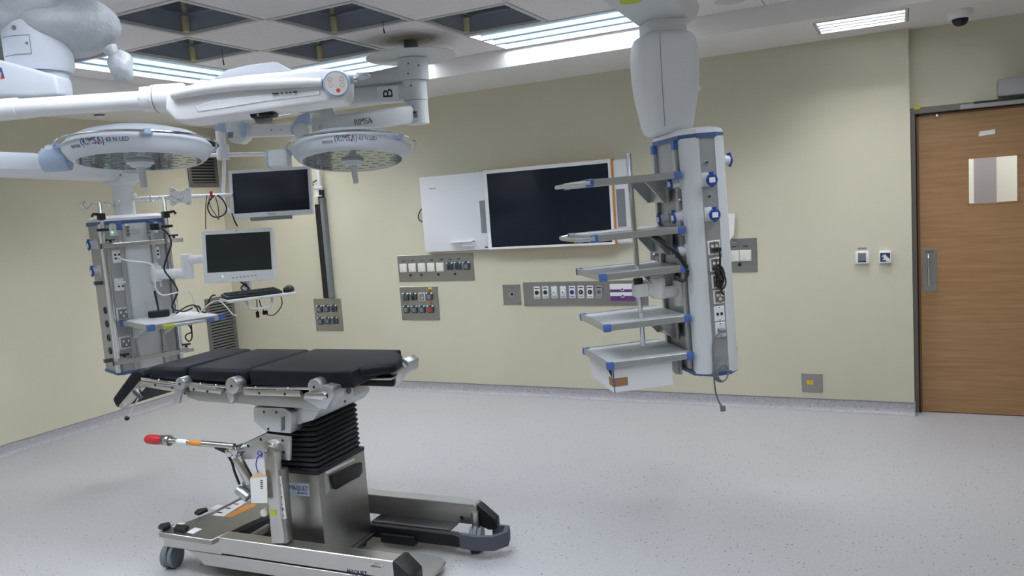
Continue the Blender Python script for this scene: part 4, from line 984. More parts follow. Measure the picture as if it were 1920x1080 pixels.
# drawer box hung below the lowest shelf
z5 = shelf_z[4]; zd = zat(1140, 733, *P.w(SU0+.03, SV0+.02, 0)[:2])
dbx = obj('drawer_box', box(B(), (SU0+.03, SV0+.02, zd), (SU1-.11, SV1-.03, z5-.012), .002, 1), 'white', pd)
obj('edge_stripe', box(B(), (SU0+.032, SV0+.0185, zd), (SU0+.037, SV0+.0205, z5-.03)), 'sblue', dbx)
zt_ = zat(1140, 713, *P.w(SU0+.03, SV0+.02, 0)[:2])
tpb = B(); box(tpb, (SU0+.029, SV0+.0188, zt_-.025), (SU0+.11, SV0+.02, zt_+.02)); box(tpb, (SU0+.0288, SV0+.019, zt_-.025), (SU0+.03, SV0+.09, zt_+.02)); obj('brown_tape', tpb, 'brown', dbx)
obj('drawer_gap', prism(B(), [(SU0+.0285, SV0+.14, z5-.03), (SU0+.0285, SV0+.03, z5-.085), (SU0+.0285, SV0+.03, z5-.035)], (.001, 0, 0)), 'dark', dbx)
# pole held by an arm from the column
pp_ = P.v(1195, 520, SV0+.1)
pu, pv = pp_.x, pp_.y
wx = P.w(pu, pv, 0)
zt0, zt1 = zat(1203, 646, wx.x, wx.y), zat(1183, 284, wx.x, wx.y)
obj('infusion_pole', cyl(B(), (pu, pv, zt0), (pu, pv, zt1), .0135, n=18, r=.002), 'chrome', pd)
zc_ = zat(1196, 536, wx.x, wx.y)
cl_ = obj('pole_clamp', box(B(), (pu-.03, pv-.032, zc_-.05), (pu+.045, pv+.03, zc_+.02), .008, 2), 'plast', pd)
obj('pole_collar', cyl(B(), (pu, pv, zc_+.02), (pu, pv, zc_+.05), .026, n=20, r=.003), 'black', cl_); obj('clamp_screw', cyl(B(), (pu+.045, pv-.02, zc_-.015), (pu+.09, pv-.02, zc_-.012), .01, .004, n=12), 'black', cl_)
arm = B(); tube(arm, [(pu+.04, pv, zc_-.01), (pu+.11, pv+.01, zc_-.03)], .035, 16); cyl(arm, (pu+.11, pv+.01, zc_-.07), (pu+.11, pv+.01, zc_+.04), .04, n=20, r=.006)
tube(arm, [(pu+.11, pv+.01, zc_-.045), (pu+.24, pv+.05, zc_-.05)], .033, 16); cyl(arm, (pu+.26, pv+.05, zc_-.13), (pu+.26, pv+.05, zc_+.01), .045, n=20, r=.006); cyl(arm, (pu+.26, pv+.05, zc_-.08), (U0-.02, pv+.05, zc_-.08), .03, n=16)
obj('pole_arm', arm, 'plast', pd)
obj('arm_cap', cyl(B(), (pu+.11, pv+.01, zc_+.04), (pu+.11, pv+.01, zc_+.05), .036, n=20), 'grey', pd)
obj('equipment_rail', box(B(), (U1, .1, ZB0+.05), (U1+.1, .13, ZB0+.08), .002, 1), 'steel', pd)
# lift shroud, neck and ceiling arm
sx, sy = atd(1247, 150, 4.32)[:2]; sl = P.l((sx, sy, 0))
Q = Fr(sx, sy, 36)
def zs(y, x=1247): return zat(x, y, sx, sy)
sh = thing('lift_boom', 'broad white ceiling arm with barrel shaped lift shroud above the shelf pendant', 'ceiling arm', Q, zs(240))
def sq(a, b_, z, n=40, e=3.2): return [(a*abs(math.cos(2*math.pi*k/n))**(2/e)*(1 if math.cos(2*math.pi*k/n) >= 0 else -1), b_*abs(math.sin(2*math.pi*k/n))**(2/e)*(1 if math.sin(2*math.pi*k/n) >= 0 else -1), z) for k in range(n)]
prof = [(.095, 254), (.118, 250), (.13, 240), (.137, 225), (.158, 185), (.168, 150), (.171, 120), (.168, 95), (.160, 80), (.148, 71), (.125, 66)]
obj('lift_shroud', loft(B(), [sq(a, a, zs(y)) for a, y in prof]), 'white', sh, ang=50)
sm = B()
seam = [(-a*.985-.002, -a*.35, zs(y)) for a, y in prof[1:-1]]
obj('button', sphere(B(), (.15, -.09, zs(172)), .02, 8), 'plast', sh)
zn0, zn1 = zs(70), zs(42)
obj('neck', loft(B(), [sq(.108, .108, z, 40, 6) for z in (zn0-.02, zn1)]), 'grey', sh, ang=50)
A1, B1 = Q.l(onz(1197, 45, zn1)), Q.l(onz(1274, 31, zn1)); A2, B2 = Q.l(onz(1140, 0, zn1)), Q.l(onz(1234, 0, zn1))
da = ((A2-A1)+(B2-B1)); da.z = 0; da.normalize()
side_ = V((-da.y, da.x, 0)); 
if (B1-A1).dot(side_) < 0: side_ = -side_
mid = (A1+B1)/2; mid = V((0, 0, 0)) + da*-.0
hw_ = .128
secs = []
for t_ in (-.15, 2.3):
    c_ = V((0, 0, zn1))+da*t_
    secs.append([c_-side_*hw_, c_+side_*hw_*.8, c_+side_*(hw_+.03)+V((0, 0, .03)), c_+side_*(hw_+.05)+V((0, 0, .09)), c_+side_*(hw_+.02)+V((0, 0, .16)), c_-side_*hw_+V((0, 0, .16))])
obj('horizontal_arm', loft(B(), secs), 'grey', sh, ang=50)
c_ = V((0, 0, zn1))+da*2.2; obj('ceiling_column', cyl(B(), c_+V((0, 0, .15)), (c_.x, c_.y, ZT+.02), .11, n=32), 'white', sh)
g_ = Q.z(1182, 2, zn1); gm = B()
loft(gm, [[(g_.x+.055*math.cos(2*math.pi*k/24), g_.y+.055*math.sin(2*math.pi*k/24), zn1-h_) for k in range(24)] for h_ in (0, .0015)]); obj('green_spot', gm, 'lime', sh)
# seam of the shroud
sm = B(); 
tube(sm, [(-.62*a-.002, -a*.985, zs(y)) if False else (sq(a+.0005, a+.0005, zs(y))[28][0], sq(a+.0005, a+.0005, zs(y))[28][1], zs(y)) for a, y in prof[2:-1]], .0015, 5); obj('seam', sm, 'mgrey', sh)

# loose items on the pendant
a = V((pj.x, V0-.02, pj.z))
zf = zat(1347, 764, *P.w(pj.x, V0-.03, 0)[:2])
cd_ = thing('data_cable', 'grey coiled cable with plug hanging from the shelf pendant', 'cable', Fr(*P.w(pj.x, V0-.02, 0)[:2], 36), zf)
K = Fr(*P.w(pj.x, V0-.02, 0)[:2], 36)
def kv(pts, v=-.01): return [K.v(x, y, v) for x, y in pts]
obj('cable', tube(B(), kv([(1349, 622), (1340, 630), (1333, 645), (1333, 690), (1335, 730), (1341, 752), (1347, 762)]), .005, 8, 6), 'mgrey', cd_)
lp = B()
for k in range(4):
    o = K.v(1346+k*1.4, 698+k*.5, -.015-.006*k)
    torus(lp, (0, 0, 0), .052-.003*k, .0045, 30, 6, Matrix.Translation(o) @ Matrix.Rotation(R(8*k-10), 4, 'Z') @ Matrix.Scale(.78, 4, (1, 0, 0)) @ Matrix.Rotation(R(90), 4, 'X'))
obj('cable_coil', lp, 'mgrey', cd_)
o = K.v(1348, 767, -.01); obj('plug', box(B(), (o.x-.012, -.02, o.z-.014), (o.x+.015, .0, o.z+.018), .005, 2), 'mgrey', cd_)
o = K.v(1350, 620, -.0); obj('connector', box(B(), (o.x-.014, -.024, o.z-.01), (o.x+.014, .010, o.z+.01), .003, 1), 'greyp', cd_)
p = P.v(1345, 468, V0-.012); o = P.w(p.x, p.y, p.z)
bk = thing('power_cable', 'black bundled power cable plugged into the shelf pendant sockets', 'cable', Fr(o.x, o.y, 36), p.z)
K = Fr(o.x, o.y, 36)
obj('plug', box(B(), (-.03, -.03, p.z-.008), (.012, .0, p.z+.012), .006, 2), 'black', bk)
obj('cable', tube(B(), kv([(1349, 467), (1350, 485), (1349, 505), (1354, 520), (1351, 545), (1355, 553)], -.02), .005, 8, 6), 'black', bk)
for k in range(5):
    o = K.v(1349+2*math.sin(k*2.1), 512+k*4, -.02-.004*k)
    obj('cable_loop', torus(B(), (0, 0, 0), .024, .004, 20, 6, Matrix.Translation(o) @ Matrix.Rotation(R(k*37), 4, 'Z') @ Matrix.Rotation(R(70+k*9), 4, 'X') @ Matrix.Scale(1.7, 4, (0, 1, 0))), 'black', bk)
q = P.v(1362, 430, .1)
sp = ony(1372, 425, YB-.05); pf = Fr(sp.x, YB-.03, 0)
ps = thing('paper_sheet', 'folded white paper sheet standing on a wire hook behind the shelf pendant', 'paper', pf, sp.z)
obj('sheet', prism(B(), [pf.v(x, y, 0) for x, y in ((1358, 400), (1378, 401), (1376, 440), (1368, 452), (1358, 452))], (0, .004, 0)), 'paper', ps)
obj('hook', tube(B(), [pf.v(1360, 454, .0), pf.v(1372, 453, -.02), pf.v(1384, 458, -.02), pf.v(1385, 464, .0)], .006, 6), 'steeld', ps)

# ================================================================ EQUIPMENT PENDANT (left)
zl0 = .775
cn = onz(224, 701, zl0)
ANG = 70
hwL = .205
L0 = Fr(cn.x+hwL*math.cos(R(ANG)), cn.y+hwL*math.sin(R(ANG)), ANG)
zl1 = zat(240, 416, L0.x, L0.y)
lp_ = thing('equipment_pendant', 'grey ceiling pendant column with white sockets, rails and one white shelf', 'pendant', L0, zl0)
DV = .30
obj('column', loft(B(), [oct_(-hwL, hwL, 0, DV, .03, z) for z in (zl0, zl1)]), 'alupanel', lp_)
cvr = B(); n_ = 12
prism(cvr, [(.085*math.cos(R(180+15*k)), .004+.022*math.sin(R(180+15*k)), zl0+.01) for k in range(13)], (0, 0, zl1-zl0-.02)); obj('centre_cover', cvr, 'grey', lp_, ang=50)
for u_ in (-.1, .1):
    s = obj('mounting_track', box(B(), (u_-.013, -.014, zl0+.01), (u_+.013, .002, zl1-.01), .002, 1), 'alu', lp_)
    obj('track_cap', box(B(), (u_-.016, -.018, zl1-.05), (u_+.016, .0, zl1), .002, 1), 'blue', s)
for s_ in (-1, 1): obj('edge_profile', box(B(), (s_*hwL-.012, -.004, zl0+.005), (s_*hwL+.012, .03, zl1-.005), .006, 2), 'grey', lp_)
obj('bottom_rim', loft(B(), [oct_(-hwL-.006, hwL+.006, -.006, DV+.006, .03, z) for z in (zl0-.012, zl0+.006)]), 'dblue', lp_)
obj('top_rim', loft(B(), [oct_(-hwL-.008, hwL+.008, -.008, DV+.008, .03, z) for z in (zl1-.012, zl1+.012)]), 'dblue', lp_)
obj('top_cap', loft(B(), [oct_(-hwL-.004+i_, hwL+.004-i_, -.004+i_, DV-i_, .03, z) for i_, z in ((0, zl1+.012), (.004, zl1+.03), (.03, zl1+.048))]), 'white', lp_)
def lv(x, y, v=0): return L0.v(x, y, v)
def lplate(x, y, hw, hh, kind):
    p = lv(x, y); s = obj('socket_plate', box(B(), (p.x-hw, -.008, p.z-hh), (p.x+hw, .001, p.z+hh), .003, 1), 'cream' if kind == 'us' else 'plast', lp_)
    if kind == 'us':
        obj('socket_face', box(B(), (p.x-hw+.01, -.0095, p.z-hh+.01), (p.x+hw-.01, -.008, p.z+hh-.01)), 'greyp', s)
        for dx, dz_ in ((-.016, .01), (.016, .01), (0, -.016)): obj('contact_hole', box(B(), (p.x+dx-.005, -.0112, p.z+dz_-.007), (p.x+dx+.005, -.0095, p.z+dz_+.007)), 'paper', s)
    elif kind == 'round':
        obj('socket_face', cyl(B(), (p.x, -.008, p.z), (p.x, -.011, p.z), .024, n=20), 'cream', s)
        for dx in (-.01, .01): obj('contact_hole', cyl(B(), (p.x+dx, -.011, p.z), (p.x+dx, -.012, p.z), .003, n=8), 'black', s)
        obj('indicator', sphere(B(), (p.x-.016, -.011, p.z-.018), .005, 6), 'led', s)
    elif kind == 'data':
        for dx in (-.012, .012):
            for dz_ in (-.012, .012): obj('data_port', box(B(), (p.x+dx-.007, -.0095, p.z+dz_-.006), (p.x+dx+.007, -.008, p.z+dz_+.006)), 'black', s)
    elif kind == 'net':
        obj('port_hood', box(B(), (p.x-hw+.006, -.02, p.z+.006), (p.x+hw-.006, -.008, p.z+.02), .002, 1), 'plast', s)
        for dx in (-.012, .012): obj('data_port', box(B(), (p.x+dx-.006, -.0095, p.z-.018), (p.x+dx+.006, -.008, p.z-.008)), 'black', s)
    for dz_ in (-1, 1): screw('plate_screw', (p.x, -.008, p.z+dz_*(hh-.006)), (0, -1, 0), .003, 'mgrey', s, .001)
    return p
lplate(214, 430, .03, .042, 'round'); pb_ = lplate(287.5, 425, .026, .042, 'round')
pc_ = lplate(219.5, 481, .029, .042, 'data'); lplate(292, 474, .024, .04, 'data'); lplate(225.5, 533, .036, .042, 'net'); pn_ = lplate(293, 531, .034, .03, 'blank')
lplate(231, 588, .042, .042, 'us'); lplate(236, 642, .042, .042, 'us')
for x0, y0 in ((238, 432), (277, 429)):
    p = lv(x0, y0); s = obj('knob_strip', box(B(), (p.x-.012, -.018, p.z-.045), (p.x+.012, -.012, p.z+.035), .002, 1), 'alu', lp_)
    for k in range(3): obj('knob', cyl(B(), (p.x, -.018, p.z+.022-.024*k), (p.x, -.024, p.z+.022-.024*k), .009, n=12), 'mgrey', s)
p = lv(255, 435); obj('rating_label', box(B(), (p.x-.03, -.02, p.z-.015), (p.x+.02, -.017, p.z+.02)), 'grid', lp_)
# side with ring ports and blue outlets
for x, y in ((198, 582), (201, 607), (204, 633), (206, 657)):
    z = L0.u(x, y, -hwL).z; vv = L0.u(x, y, -hwL).y
    obj('ring_port', torus(B(), (0, 0, 0), .02, .005, 20, 6, Matrix.Translation((-hwL-.003, .12, z)) @ Matrix.Rotation(R(90), 4, 'Y')), 'black', lp_)
for x, y in ((182, 458), (187, 508)):
    z = L0.u(x, y, -hwL-.03).z; cee(lp_, (-hwL, .13, z), (-1, 0, 0), .034)
for x, y in ((185, 531), (200, 676)):
    z = L0.u(x, y, -hwL-.03).z; obj('side_stub', box(B(), (-hwL-.05, .1, z-.012), (-hwL, .13, z+.012), .002, 1), 'steeld', lp_)
# rails, poles with hooks
r1a, r1b = lv(190, 465, -.06), lv(343, 447, -.06); r2a, r2b = lv(213, 683, -.06), lv(363, 653, -.06)
for a, b_ in ((r1a, r1b), (r2a, r2b)):
    zz = (a.z+b_.z)/2
    rl = obj('equipment_rail', box(B(), (a.x, -.068, zz-.014), (b_.x, -.056, zz+.014), .002, 1), 'steel', lp_)
    st2 = B()
    for u_ in (-.1, .1): box(st2, (u_-.012, -.056, zz-.012), (u_+.012, -.01, zz+.012))
    obj('rail_standoff', st2, 'alu', rl); obj('rail_end', box(B(), (a.x-.004, -.07, zz-.016), (a.x, -.054, zz+.016)), 'black', rl)
def pole(xt, yt, xb, yb_):
    b0 = lv(xb, yb_, -.08); w0 = L0.w(b0.x, -.08, 0); zt_ = zat(xt, yt, w0.x, w0.y)
    po = obj('infusion_pole', cyl(B(), (b0.x, -.08, b0.z), (b0.x, -.08, zt_), .0125, n=16, r=.002), 'chrome', lp_)
    for k in range(4):
        an = R(35+90*k); d = V((math.cos(an), math.sin(an), 0)); o = V((b0.x, -.08, zt_-.006))
        obj('hook', tube(B(), [o, o+d*.06+V((0, 0, .004)), o+d*.1+V((0, 0, -.02)), o+d*.13+V((0, 0, -.028)), o+d*.145+V((0, 0, .0)), o+d*.128+V((0, 0, .014))], .0033, 6, 4), 'chrome', po)
    return po, b0.x, zt_
po1, pu1, zt1_ = pole(187, 380, 223, 672); po2, pu2, zt2_ = pole(311, 368, 341, 664)
def zpole(x, y, u_): w0 = L0.w(u_, -.08, 0); return zat(x, y, w0.x, w0.y)
for po, u_, xs_ in ((po1, pu1, ((189, 406, 1), (193, 431, 0), (199, 452, 2), (225, 668, 2))), (po2, pu2, ((315, 402, 1), (317, 424, 0), (322, 443, 2), (345, 648, 2)))):
    for x, y, kd in xs_:
        z = zpole(x, y, u_)
        if kd == 1:
            bm = B(); box(bm, (u_-.02, -.105, z-.022), (u_+.02, -.055, z+.022), .004, 1); tube(bm, [(u_, -.09, z+.012), (u_-.05 if u_ < 0 else u_+.05, -.1, z+.018), (u_-.06 if u_ < 0 else u_+.06, -.1, z+.0)], .009, 8); obj('pole_clamp', bm, 'black', po)
        elif kd == 0: obj('pole_ring', box(B(), (u_-.033, -.1, z-.009), (u_+.033, -.06, z+.009), .003, 1), 'black', po)
        else:
            bm = B(); cyl(bm, (u_+.035, -.085, z-.02), (u_+.035, -.085, z), .008, n=10); box(bm, (u_+.008, -.1, z), (u_+.062, -.07, z+.012), .004, 1); obj('star_knob', bm, 'black', po)
            obj('rail_block', box(B(), (u_-.016, -.1, z-.04), (u_+.045, -.054, z-.012), .003, 1), 'steel', po)
# shelf
ZSH = 1.122
sc = [L0.z(x, y, ZSH) for x, y in ((214, 601), (292, 610), (411, 590), (330, 586))]
su0, su1 = -.13, .36; sv0 = -.57
su0 = (sc[1].x+sc[0].x)/2; su1 = sc[2].x; sv0 = (sc[1].y+sc[2].y)/2
s = obj('shelf', box(B(), (su0, sv0, ZSH-.015), (su1, -.03, ZSH), .001, 1), 'white', lp_)
ed = B(); box(ed, (su0-.01, sv0, ZSH-.03), (su0, -.03, ZSH+.002), .002, 1); box(ed, (su1, sv0, ZSH-.03), (su1+.01, -.03, ZSH+.002), .002, 1); box(ed, (su0, sv0-.01, ZSH-.03), (su1, sv0, ZSH+.002), .002, 1); obj('shelf_edge', ed, 'alu', s)
for cu_, cv_ in ((su0, sv0), (su1, sv0), (su0, -.05)): obj('corner_bumper', box(B(), (cu_-.02, cv_-.018, ZSH-.034), (cu_+.022, cv_+.022, ZSH+.006), .005, 2), 'blue', s)
hd = obj('shelf_handle', tube(B(), [(su0+.07, sv0-.01, ZSH-.015), (su0+.08, sv0-.05, ZSH-.015), (su1-.08, sv0-.05, ZSH-.015), (su1-.07, sv0-.01, ZSH-.015)], .011, 10), 'alu', s)
um = (su0+su1)/2
obj('handle_label', cyl(B(), (um-.16, sv0-.05, ZSH-.015), (um-.1, sv0-.05, ZSH-.015), .0125, n=12), 'lime', hd); obj('handle_end', cyl(B(), (su1-.12, sv0-.05, ZSH-.015), (su1-.07, sv0-.05, ZSH-.015), .0135, n=12), 'blue', hd)
obj('shelf_bracket', prism(prism(B(), [(-.1, -.02, ZSH-.02), (-.1, -.3, ZSH-.02), (-.1, -.26, ZSH-.05), (-.1, -.02, ZSH-.13)], (.012, 0, 0), .001, 1), [(.1, -.02, ZSH-.02), (.1, -.3, ZSH-.02), (.1, -.26, ZSH-.05), (.1, -.02, ZSH-.13)], (.012, 0, 0), .001, 1), 'grey', s)
for u_ in (-.1, .1): obj('lower_bracket', box(B(), (u_-.02, -.02, .83), (u_+.02, -.005, .91), .003, 1), 'alu', lp_)
# neck tube and ceiling arm
zn = zat(232, 343, *L0.w(0, DV/2, 0)[:2])
hub = thing('pendant_boom', 'white ceiling boom lettered on its end above the equipment pendant', 'ceiling arm', Fr(*L0.w(0, DV/2, 0)[:2], 0), zl1+.05)
HB = Fr(hub.location.x, hub.location.y, 0)
obj('neck_tube', cyl(B(), (0, 0, zl1+.04), (0, 0, zn), .066, n=32), 'white', hub)
nd = HB.l(atd(0, 310, 4.65)); nd.z -= zn+.075; ndn = nd.normalized(); sd = V((-ndn.y, ndn.x, 0)).normalized()
c0 = V((0, 0, zn+.02)); secs = []
for t_, hh, ww in ((-.14, .05, .06), (-.12, .062, .075), (.3, .066, .08), (nd.length+.5, .07, .085)):
    c_ = c0+ndn*t_+V((0, 0, .055)); secs.append([c_+sd*ww*a+V((0, 0, hh*b_)) for a, b_ in ((-1, -.8), (-.8, -1), (.8, -1), (1, -.8), (1, .8), (.8, 1), (-.8, 1), (-1, .8))])
obj('horizontal_arm', loft(B(), secs), 'white', hub, ang=50)
obj('joint_block', loft(B(), [sq(a, a, z, 32, 5) for a, z in ((.062, zn-.02), (.085, zn+.005), (.085, zn+.03))]), 'grey', hub)
te = ndn*(nd.length+.42); obj('ceiling_column', cyl(B(), (te.x, te.y, zn+.1+te.z), (te.x, te.y, ZS+.02), .09, n=28), 'white', hub)
# lettering on the face that looks to the camera
fs = sd if (sd.dot(V((-HB.x, -HB.y, 0))) > 0) else -sd
xd_ = V((0, 0, 1)).cross(fs)
oo = c0+fs*.083+V((0, 0, .04))-xd_*.03
text('boom_lettering', 'Movita', 'greyp', hub, oo+xd_*.0+V((0, 0, .0)), xd_, (0, 0, 1), .03, w=.11)
obj('boom_bolt', cyl(B(), oo-xd_*.02-V((0, 0, .012)), oo-xd_*.02-V((0, 0, .012))+fs*.004, .008, n=12), 'chrome', hub)
# the shelf pendant hangs slightly out of plumb, with what is plugged into it
def lean(o, piv, deg):
    bpy.context.view_layer.update()
    o.matrix_world = Matrix.Translation(piv) @ Matrix.Rotation(R(deg), 4, V((_sy, _cy, 0))) @ Matrix.Translation(-V(piv)) @ o.matrix_world
for o in (pd, cd_, bk): lean(o, (P.x, P.y, 1.37), -1.3)
# ================================================================ SURGICAL LIGHTS
CA = -math.degrees(YAW)          # upright frames that face the camera's heading
Fh = V((_sy, _cy, 0)); Rh = V((_cy, -_sy, 0)); Z_ = V((0, 0, 1))
def prof_r(z):
    pr = [(0, .333), (-.012, .337), (-.03, .333), (-.06, .312), (-.078, .29)]
    for (z0, r0), (z1, r1) in zip(pr, pr[1:]):
        if z <= z0 and z >= z1: return r0+(r1-r0)*(z0-z)/(z0-z1)
    return .333
def surgical_light(label, ctr, tilt, roll, th0, box_ang, brackets):
    zl = (Z_*math.cos(R(tilt))+Fh*math.sin(R(tilt))).normalized()
    xl = (Rh*math.cos(R(roll))+Z_*math.sin(R(roll))); xl = (xl-zl*xl.dot(zl)).normalized(); yl = zl.cross(xl)
    mx = Matrix((xl, yl, zl)).transposed().to_4x4(); mx.translation = ctr
    t = thing_m('surgical_light', label, 'surgical light', mx)
    h = obj('housing', lathe(B(), [(.001, .085), (.1, .083), (.19, .073), (.26, .054), (.305, .03), (.325, .008), (.333, 0), (.337, -.012), (.333, -.03), (.312, -.06), (.29, -.078), (.284, -.08), (.279, -.076), (.001, -.07)], 72), 'lamp', t, ang=60)
    obj('lens', lathe(B(), [(.001, -.0715), (.2795, -.0765), (.2795, -.0705), (.001, -.0705)], 64), 'lens', t, ang=60)
    lb = B()
    for rr_, n in ((.11, 9), (.17, 14), (.23, 20)):
        for k in range(n):
            a = 2*math.pi*k/n; cyl(lb, (rr_*math.cos(a), rr_*math.sin(a), -.072), (rr_*math.cos(a), rr_*math.sin(a), -.0722-rr_*.0179-.0008), .02, .0195, n=10)
    le = obj('led_reflectors', lb, 'lens', t); le['kind'] = 'stuff'
    obj('handle_base', lathe(B(), [(.001, -.07), (.062, -.072), (.064, -.085), (.05, -.092), (.046, -.1), (.03, -.104), (.001, -.104)], 32), 'lamp', t)
    obj('sterile_handle', tube(B(), [(0, 0, -.1), (.003, 0, -.125), (.008, 0, -.18), (.011, 0, -.205)], [.026, .017, .0165, .015], 16), 'grey', t)
    obj('ring_handle', torus(B(), (0, 0, .004), .362, .0065, 96, 10), 'chrome', t)
    for a in brackets:
        m2 = Matrix.Rotation(R(a), 4, 'Z'); b0 = B(); prism(b0, [m2 @ V(p) for p in ((.318, -.03, .012), (.372, -.014, .014), (.372, .014, .014), (.318, .03, .012))], m2 @ V((0, 0, -.026)), .003, 1); obj('ring_bracket', b0, 'pale', t)
    def curve(th, z0):
        def fn(a, b_, c):
            z = z0+b_; r = prof_r(z)+.0012+c; th_ = th+a/.335
            return V((r*math.sin(th_), -r*math.cos(th_), z))
        return fn
    text('model_lettering', 'PENTALED', 'greyp', t, (0, 0, 0), (1, 0, 0), (0, 0, 1), .013, w=.062, fn=curve(th0-.215, -.045))
    text('maker_lettering', '(RIMSA)', 'bluep', t, (0, 0, 0), (1, 0, 0), (0, 0, 1), .038, w=.118, fn=curve(th0, -.05))
    text('model_lettering', '63 N LED', 'bluep', t, (0, 0, 0), (1, 0, 0), (0, 0, 1), .018, w=.098, fn=curve(th0+.385, -.036))
    f_ = curve(th0, -.05); rt = B()
    for cx, cz, up in ((.058, .033, -1), (.092, .006, 1)):
        prism(rt, [f_(cx-.006, cz, .0005), f_(cx+.006, cz, .0005), f_(cx, cz+.011*up, .0005)], (0, -.001, 0))
    obj('red_triangles', rt, 'redp', t)
    return t, mx
LC = atd(261, 274, 3.85)
lampL, mL = surgical_light('large round surgical light with chrome ring and pale blue side joint', LC, 5.5, 4.2, -.36, 200, (-59, 40, 200))
RC = atd(660, 277, 4.5)
lampR, mR = surgical_light('round surgical light with chrome ring and grey side box below the lettered arm', RC, 9.0, 2.8, -.07, 200, (-32, 178, 60))
# control box on the ring of the second light
b0 = B(); box(b0, (-.47, -.05, -.085), (-.36, .05, .01), .008, 2); obj('control_box', b0, 'grey', lampR); obj('control_box_edge', box(B(), (-.482, -.05, -.08), (-.468, .05, .012), .004, 1), 'pale', lampR)
# cardan joint of the first light
b0 = B(); cyl(b0, (-.33, -.03, -.04), (-.45, -.05, -.05), .06, .055, n=24, r=.01); obj('cardan_joint', b0, 'pale', lampL); obj('cardan_cover', cyl(B(), (-.34, -.03, -.005), (-.43, -.04, -.005), .035, n=20, r=.006), 'lamp', lampL)

# column with the arms of the second light and the screen
CF = Fr(POLE.x, POLE.y, CA)
lbm = thing('light_column', 'grey ceiling column with round cover carrying the arm marked B', 'ceiling arm', CF, 2.28)
def cz(y, x=780): return zat(x, y, POLE.x, POLE.y)
obj('ceiling_tube', cyl(B(), (0, 0, ZT+.02), (0, 0, cz(105)), .048, n=28), 'mgrey', lbm)
zc_ = cz(106)
obj('ceiling_cover', lathe(B(), [(.05, zc_+.012), (.3, zc_+.002), (.305, zc_-.002), (.3, zc_-.006), (.1, zc_-.014), (.001, zc_-.014)], 64), 'grey', lbm)
for nm, y0, y1, r_ in (('upper_hub', 111, 152, .102), ('middle_hub', 152.5, 189, .082), ('lower_hub', 190, 233, .08)):
    h = obj(nm, cyl(B(), (0, 0, cz(y1)), (0, 0, cz(y0)), r_, n=40, r=.004), 'grey', lbm)
    obj('hub_gap', cyl(B(), (0, 0, cz(y0)-.002), (0, 0, cz(y0)+.006), r_-.006, n=32), 'mgrey', h)
    for a, yy in ((-100, .7), (-62, .6), (-104, .25)):
        d = V((math.cos(R(a)), math.sin(R(a)), 0)); z = cz(y1)+(cz(y0)-cz(y1))*yy
        if nm == 'upper_hub' or a == -100: screw('hub_screw', d*(r_-.001)+V((0, 0, z)), d, .007, 'mgrey', h, .002)
b0 = B(); lz = cz(217); 
for w_, h_, m_ in ((.022, .022, 'greyp'), (.012, .006, 'blk')):
    for a in (-96,):
        d = V((math.cos(R(a)), math.sin(R(a)), 0)); x = V((-d.y, d.x, 0))
        obj('hub_label', prism(B(), [d*.0803+x*s1*w_+V((0, 0, lz+s2*h_+(.012 if m_ == 'blk' else 0))) for s1, s2 in ((-1, -1), (1, -1), (1, 1), (-1, 1))], d*(.001 if m_ == 'greyp' else .0018)), m_, lbm)
def arm(name, pr, vl, pl_, vr, th, m='grey'):
    """arm between two upright end sections given by photo heights, right end at depth vr and left end at vl"""
    a, b_ = [CF.v(x, y, vr) for x, y in pr], [CF.v(x, y, vl) for x, y in pl_]
    secs = []
    for (t_, bt), vv in ((a, vr), (b_, vl)):
        x = (t_.x+bt.x)/2; e = .018
        secs.append([(x, vv-th, bt.z+e), (x, vv-th+e, bt.z), (x, vv+th-e, bt.z), (x, vv+th, bt.z+e), (x, vv+th, t_.z-e), (x, vv+th-e, t_.z), (x, vv-th+e, t_.z), (x, vv-th, t_.z-e)])
    return obj(name, loft(B(), secs), m, lbm, ang=50)
arm('upper_arm', [(765, 122), (765, 154)], .1, [(600, 158), (600, 182)], .0, .05)
arm('middle_arm', [(770, 158), (770, 190)], .0, [(585, 172), (585, 205)], .0, .055)
arm('lower_arm', [(785, 197), (785, 229)], -.62, [(587, 222), (590, 256)], .0, .05)
# sticker with the letter B lying on its side
vb_ = -.0555
q = [CF.v(x, y, vb_) for x, y in ((706, 162), (746, 160), (747, 188), (706, 190))]
zc0, zc1 = (q[2].z+q[3].z)/2, (q[0].z+q[1].z)/2
obj('letter_sticker', box(B(), (q[0].x, vb_-.0005, zc0+.006), (q[1].x, vb_+.002, zc1-.004)), 'white', lbm)
p = CF.v(727, 174.5, vb_); text('letter_b', 'B', 'blk', lbm, (p.x, vb_-.0012, p.z), (0, 0, 1), (-1, 0, 0), .062, w=.052, align='CENTER')
# RIMSA lettering on the lower arm (its near side slants towards the camera on the left)
ar, al = CF.v(785, 213, 0), CF.v(589, 239, -.62)
xd_ = (V((ar.x, ar.y, ar.z))-V((al.x, al.y, al.z))).normalized()
def on_arm(x, y):
    c, d = CF._ray(x, y); n_ = V((xd_.y, -xd_.x, 0)).normalized(); o = V((al.x, al.y, 0))+V((0, -.0513, 0)); t_ = (o-c).dot(n_)/d.dot(n_); return c+d*t_
a, b_ = on_arm(666, 236), on_arm(699, 231); zd = V((0, 0, 1)); zd = (zd-xd_*zd.dot(xd_)).normalized()
text('arm_lettering', 'RIMSA', 'greyp', lbm, a, (b_-a), zd, .04, w=(b_-a).length)
rt = B()
for x, y, up in ((680, 222.5, -1), (697, 229, 1)):
    c_ = on_arm(x, y)+V((0, -.002, 0)); prism(rt, [c_-xd_*.009, c_+xd_*.009, c_+zd*.016*up], (0, -.001, 0))
obj('red_triangles', rt, 'redp', lbm)
